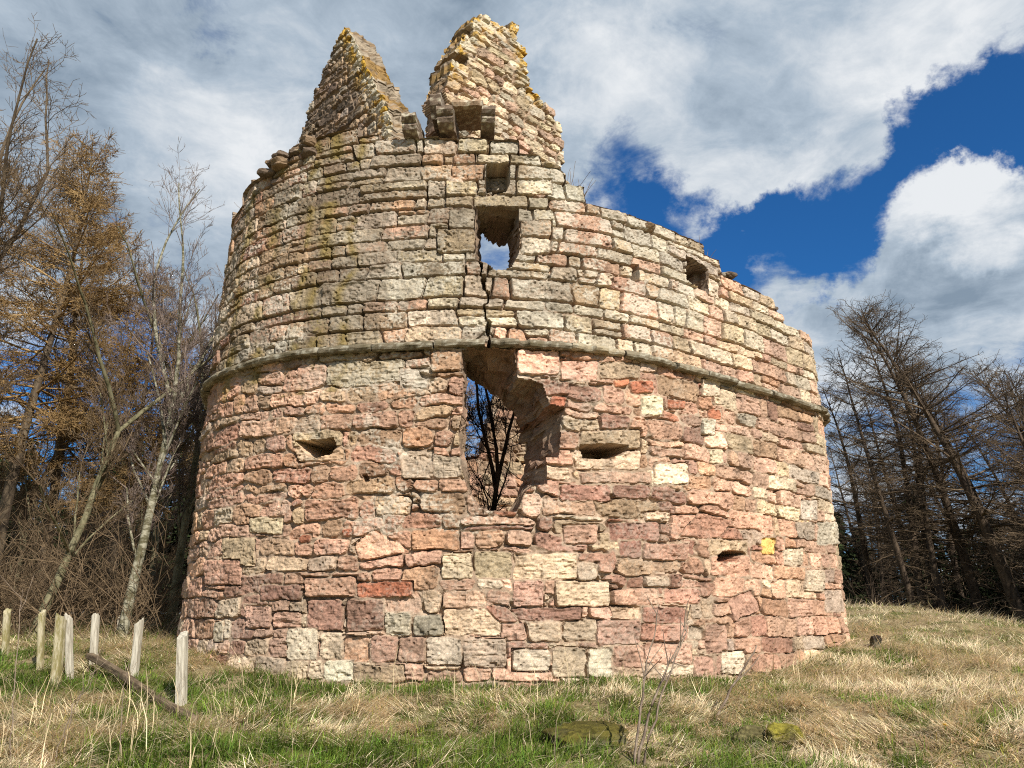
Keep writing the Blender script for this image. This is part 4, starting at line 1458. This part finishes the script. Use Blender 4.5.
def grass():
    r = np.random.default_rng(71)
    VV, QQ, CC, off = [], [], [], 0

    def add(V, Q, C):
        nonlocal off
        VV.append(V); QQ.append(Q + off); CC.append(C)
        off += len(V)

    def area(n, y0, y1, k=.72):
        y = y0 + (y1 - y0) * r.random(n)
        x = r.uniform(-k, k, n) * (y + .8)
        inside = pip(x, y, RING)
        return x[~inside], y[~inside]

    for n, y0, y1, sc in ((150000, 5.2, 8.5, 1.0), (150000, 8.5, 13.0, 1.0), (70000, 13.0, 19, 1.25), (60000, 19, 30, 1.7)):
        x, y = area(n, y0, y1)
        z = terrain(x, y) - .01
        sf = straw_field(x, y)
        straw = r.random(len(x)) < np.clip(.44 + sf * 1.9, .06, .92)
        m = len(x)
        tuss = np.clip(.8 + .6 * vn(x / .28, y / .28, 311) + .5 * vn(x / .11, y / .11, 312), .25, 1.9)
        flow = 2.2 * vn(x / .9, y / .7, 313) + 1.2 * vn(x / .25, y / .25, 314)
        az = np.where(straw, flow + r.normal(0, .7, m) - 1.0, 1.6 * vn(x / .5, y / .4, 315) + r.normal(0, 1.3, m))
        L = np.where(straw, r.uniform(.10, .27, m), r.uniform(.07, .18, m)) * tuss * sc ** .6
        w = np.where(straw, r.uniform(.0035, .0085, m), r.uniform(.005, .011, m)) * sc
        tilt = np.where(straw, r.uniform(.9, 1.55, m), r.uniform(.1, 1.05, m))
        z = z + np.where(straw, r.uniform(0, .07, m) * tuss, 0)
        bend = np.where(straw, r.uniform(-.3, .8, m), r.uniform(.1, 1.3, m))
        g = np.array((.100, .160, .028)) * np.exp(r.normal(0, .28, (m, 1))) * (1 + r.normal(0, .1, (m, 3)))
        g = g * (1 + .35 * vn(x / .5, y / .5, 317))[:, None]
        g[:, 0] *= 1 + .5 * np.clip(sf + .3, 0, 1)
        st = np.array((.72, .60, .39)) * np.exp(r.normal(0, .25, (m, 1))) * (1 + r.normal(0, .05, (m, 3)))
        old = r.random(m) < .15
        st[old] *= np.array((.72, .66, .60))
        c = np.where(straw[:, None], st, g)
        tip = np.where(straw[:, None], st * 1.08, g * np.array((1.35, 1.2, 1.0)))
        add(*strips(np.stack([x, y, z], 1), az, L, w, bend, tilt, c, tip))
    # thin tall bents standing above the sward
    x, y = area(40, 10.5, 24)
    x = np.concatenate([x, r.uniform(-7.5, -4.0, 70)])
    y = np.concatenate([y, r.uniform(6.0, 9.6, 70)])
    ok = ~pip(x, y, RING)
    x, y = x[ok], y[ok]
    m = len(x)
    st = np.array((.50, .40, .24)) * np.exp(r.normal(0, .25, (m, 1)))
    add(*strips(np.stack([x, y, terrain(x, y) - .01], 1), r.uniform(0, 6.28, m), r.uniform(.2, .6, m), r.uniform(.003, .005, m), r.uniform(0, 1.1, m), r.uniform(0, .45, m), st))
    # long bleached stalks lying across each other
    for n, xa, xb, ya, yb in ((320, -5.6, -2.0, 5.6, 8.4), (60, -2, 5.5, 5.6, 9), (140, 3.4, 6.4, 9.5, 12.2), (110, -3.5, 1.5, 8.3, 9.6)):
        x, y = r.uniform(xa, xb, n), r.uniform(ya, yb, n)
        st = np.array((.56, .45, .28)) * np.exp(r.normal(0, .3, (n, 1)))
        add(*strips(np.stack([x, y, terrain(x, y) + r.uniform(.02, .10, n)], 1), r.normal(0, .55, n) + math.pi * r.integers(0, 2, n), r.uniform(.25, .8, n), r.uniform(.004, .010, n), r.uniform(1.3, 1.62, n), r.uniform(-.1, .3, n), st))
    o = make_mesh('grass', np.concatenate(VV), np.concatenate(QQ), blade_mat, None, np.concatenate(CC))
    tag(o, 'rough sward of green grass and bleached straw round the tower', 'grass', kind='stuff')




grass()


# ------------------------------------------------------------------ fence posts, fallen rail
wood_grey = two_tone('weathered_wood', (.22, .19, .14), (.50, .46, .37), (38, 38, 4), (.30, .6), bump=.5)
wood_moss = two_tone('mossy_wood', (.22, .19, .08), (.44, .39, .27), (14, 14, 4), (.42, .62), bump=.5)
wood_brown = two_tone('rotten_wood', (.075, .052, .033), (.20, .15, .095), (20, 20, 4), (.35, .65), bump=.6)


def post_mesh(w, d, h, seed, slant=.04, rnd=.18):
    r = np.random.default_rng(seed)
    k = 20
    a = np.linspace(0, 2 * np.pi, k, endpoint=False) + np.pi / 4
    e = 1.0 / np.maximum(np.abs(np.cos(a)), np.abs(np.sin(a)))
    e = np.minimum(e, 1.28)
    n = 16
    V = []
    for i, t in enumerate(np.linspace(0, 1, n)):
        ring = np.stack([np.cos(a) * e * w / 2, np.sin(a) * e * d / 2, np.full(k, t * h)], 1)
        if i == n - 1:
            ring[:, 2] += slant * np.cos(a - r.uniform(0, 6)) + r.normal(0, .008, k)
        V.append(ring)
    V = np.concatenate(V)
    V[:, :2] *= (1 + .10 * np.array([mnoise.noise(Vector((v[0] * 25, v[1] * 25, v[2] * 3 + seed))) for v in V]))[:, None]
    V[:, 0] += .02 * np.sin(V[:, 2] * 2 + seed)
    idx = np.arange(n * k).reshape(n, k)
    Q = np.stack([idx[:-1], np.roll(idx[:-1], -1, 1), np.roll(idx[1:], -1, 1), idx[1:]], -1).reshape(-1, 4)
    c = len(V)
    V = np.concatenate([V, [V[-k:].mean(0) + np.array([0, 0, .004])]])
    Tt = np.stack([idx[-1], np.roll(idx[-1], -1), np.full(k, c)], -1)
    return V, Q, Tt


POSTS = [(182, 706, 183, 635, 12, 'grey', 'pale grey fence post nearest the tower corner'), (134, 682, 139, 622, 9, 'grey', 'slim pale fence post leaning right beside the fallen rail'),
         (93, 664, 95, 616, 8, 'grey', 'upright pale fence post at the upper end of the fallen rail'), (54, 688, 61, 617, 11, 'moss', 'thick mossy fence post leaning right, tied beside a grey one'),
         (69, 680, 69, 616, 8, 'grey', 'grey fence post touching the thick mossy post'), (40, 670, 43, 613, 7, 'moss', 'brownish fence post left of the thick mossy post'),
         (6, 656, 8, 611, 7, 'moss', 'mossy stub of a fence post at the left edge'), (119, 634, 120, 616, 4, 'grey', 'small distant fence post under the birches')]
for i, (bx, by, tx, ty, wpx, kind, lb) in enumerate(POSTS):
    g = ground_at(bx, by)
    D = g[1]
    dt = ray(tx, ty)
    dt = dt / dt[1] * D
    top = np.array([dt[0], D, EYE + dt[2]])
    w = .76 * wpx / 768 * D / .98
    ax = top - g
    hh = np.linalg.norm(ax)
    V, Q, Tt = post_mesh(w, w * .9, hh + .15, i + 1)
    o = make_mesh('fence_post', V, Q, {'grey': wood_grey, 'moss': wood_moss}[kind], tris=Tt)
    o.rotation_euler = Vector(ax).to_track_quat('Z', 'Y').to_euler()
    o.location = Vector(g) - Vector(ax).normalized() * .15
    tag(o, lb, 'fence post', 'old posts of the broken fence on the left')
a, b = ground_at(88, 672), ground_at(193, 724)
a[2] += .20
b[2] += .03
V, Q, Tt = post_mesh(.085, .075, float(np.linalg.norm(b - a)), 31)
o = make_mesh('fallen_rail', V, Q, wood_brown, tris=Tt)
o.location = a
o.rotation_euler = Vector(b - a).to_track_quat('Z', 'Y').to_euler()
tag(o, 'rotten brown fence rail fallen in the straw between the posts', 'rail')

# ------------------------------------------------------------------ stones in the grass
moss_mat = attr_material('mossy_stone', noise_scale=22, var=.85, bump=1.0, bump_dist=.03)


def set_stone(name, px, py, size, colour, seed, label, cat, rot=0, sink=.3):
    g = ground_at(px, py)
    V, Tt, C = boulder(name, None, np.array(size), colour, seed, rot=rot, sub=5)
    fl_ = np.array([mnoise.noise(Vector(v * 28)) + .6 * mnoise.noise(Vector(v * 60)) for v in V])
    V = V * (1 + .06 * fl_)[:, None]
    C = C * (1 + .7 * fl_)[:, None]
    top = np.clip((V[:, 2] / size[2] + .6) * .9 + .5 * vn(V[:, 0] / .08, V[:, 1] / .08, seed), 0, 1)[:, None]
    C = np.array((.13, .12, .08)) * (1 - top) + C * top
    o = make_mesh(name, V, None, moss_mat, None, C, tris=Tt, smooth=True)
    o.location = (g[0], g[1], g[2] + size[2] * (1 - 2 * sink) * .6)
    tag(o, label, cat)


set_stone('mossy_stone', 592, 742, (.36, .28, .11), (.10, .085, .018), 3, 'olive mossy boulder half sunk in the grass below the breach', 'boulder', .3)
set_stone('mossy_stone', 786, 744, (.17, .15, .13), (.22, .19, .03), 8, 'small yellow-mossed stone in grass at lower right', 'stone', 1.1)
set_stone('mossy_stone', 752, 742, (.16, .13, .10), (.14, .12, .05), 12, 'low brown stone left of the small yellow-mossed stone', 'stone', .2)
set_stone('dark_stone', 877, 646, (.085, .07, .11), (.03, .022, .016), 15, 'dark stump-like stone in the straw right of the tower foot', 'stone', 0, .1)


# ------------------------------------------------------------------ bare stems in front
stem_mat = two_tone('dry_stems', (.13, .095, .07), (.27, .21, .155), (10, 10, 6), (.4, .6), bump=0)


def stem(name, pxs, Y, rad, label, cat, seed, twigs=5, mat=None, group=None):
    r = np.random.default_rng(seed)
    g = ground_at(*pxs[0])
    pts = []
    for i, (px, py) in enumerate(pxs):
        d = ray(px, py)
        d = d / d[1] * (g[1] + .1 * i)
        pts.append(np.array([d[0], g[1] + .1 * i, EYE + d[2]]))
    pts[0][2] = g[2] - .05
    pts = np.array(pts)
    t = np.linspace(0, 1, len(pts))
    tt = np.linspace(0, 1, 14)
    pl = np.stack([np.interp(tt, t, pts[:, k]) for k in range(3)], 1) + r.normal(0, .006, (14, 3))
    main = [(pl, rad * np.linspace(1, .35, 14))]
    side = []
    for _ in range(twigs):
        q, dq = interp(pl, r.uniform(.35, .98))
        side.append((polyline(q, dq + r.normal(0, .45, 3), r.uniform(.12, .4), 5, .1, .02, r), rad * np.linspace(.45, .2, 5)))
    v, q = tubes(main + side, 5)
    o = make_mesh(name, v - g, q, mat or stem_mat, smooth=True)
    o.location = g
    tag(o, label, cat, group)


stem('bare_sapling', [(634, 766), (640, 715), (645, 680), (652, 640), (659, 604)], 6.4, .012, 'thin bare sapling stem at bottom centre, left one of three', 'sapling', 1)
stem('bare_sapling', [(637, 766), (650, 710), (662, 680), (678, 648), (691, 606)], 6.4, .013, 'thin bare sapling bending right over the tower base, middle one of three', 'sapling', 2, 7)
stem('bare_sapling', [(641, 766), (655, 715), (668, 676), (684, 640), (690, 622)], 6.5, .011, 'shorter bare sapling stem, right one of three', 'sapling', 3, 4)
stem('dead_stick', [(711, 722), (730, 690), (757, 646)], 7.5, .018, 'grey dead stick leaning right against the tower foot', 'stick', 4, 1)
for i, (p, lb) in enumerate([([(10, 765), (14, 700), (20, 610), (24, 590)], 'tall straw stem at the far left edge'), ([(60, 764), (75, 700), (88, 690), (100, 650)], 'bent straw stem before the mossy post'),
                             ([(50, 768), (62, 735), (85, 690), (92, 672)], 'pale stalk crossing before the fallen rail'), ([(118, 766), (122, 720), (126, 660)], 'thin straw stalk standing left of the slim leaning post'),
                             ([(0, 700), (20, 716), (50, 735), (90, 748)], 'arched dead bramble stem lying at lower left')]):
    stem('dry_stalk', p, 7, .0055, lb, 'stalk', 20 + i, 2, group='dry stalks at lower left')

# weeds on the wall head
for i, (px, py, lb) in enumerate([(574, 180, 'dry weed tuft on the ledge right of the right gable'), (590, 190, 'seeding weed on the wall top, beside the ledge tuft'), (718, 254, 'thin dry weed on the wall above the small dark window'),
                                  (233, 210, 'wispy weed on the left shoulder of the wall'), (284, 152, 'dry stalk by the foot of the left gable')]):
    u, z = PL.hit(px, py)
    z = float(TOP(u))
    p, nn = PL.pos(u), PL.nrm(u)
    base = np.array([p[0] - nn[0] * .3, p[1] - nn[1] * .3, z - .05])
    r = np.random.default_rng(90 + i)
    L = []
    for _ in range(9):
        L.append((polyline(base + r.normal(0, .05, 3), np.array([r.normal(.1, .4), r.normal(0, .3), 1]), r.uniform(.2, .55), 5, .12, -.03, r), np.linspace(.005, .003, 5)))
    v, q = tubes(L, 3)
    o = make_mesh('dry_weed', v - base, q, stem_mat, smooth=True)
    o.location = base
    tag(o, lb, 'weed', 'weeds on the wall head')

# one dandelion
g = ground_at(946, 741)
e_ = empty('dandelion', g, 'single yellow dandelion in the grass at lower right', 'flower')
v, q = tubes([(np.array([[0, 0, 0], [.005, 0, .06], [.01, -.005, .12]]), np.array([.003, .003, .003]))], 5)
make_mesh('stem', v, q, two_tone('dandelion_stem', (.10, .16, .03), (.16, .2, .05), bump=0), e_)
r = np.random.default_rng(4)
m = 60
az = r.uniform(0, 6.28, m)
V, Q, C = strips(np.tile(np.array([[.01, -.005, .12]]), (m, 1)), az, r.uniform(.015, .035, m), np.full(m, .008), np.full(m, .6), r.uniform(.3, 1.3, m), np.tile(np.array([[.75, .52, .02]]), (m, 1)))
make_mesh('flower_head', V, Q, attr_material('dandelion_petals', noise_scale=0, translucent=.2), e_, C)
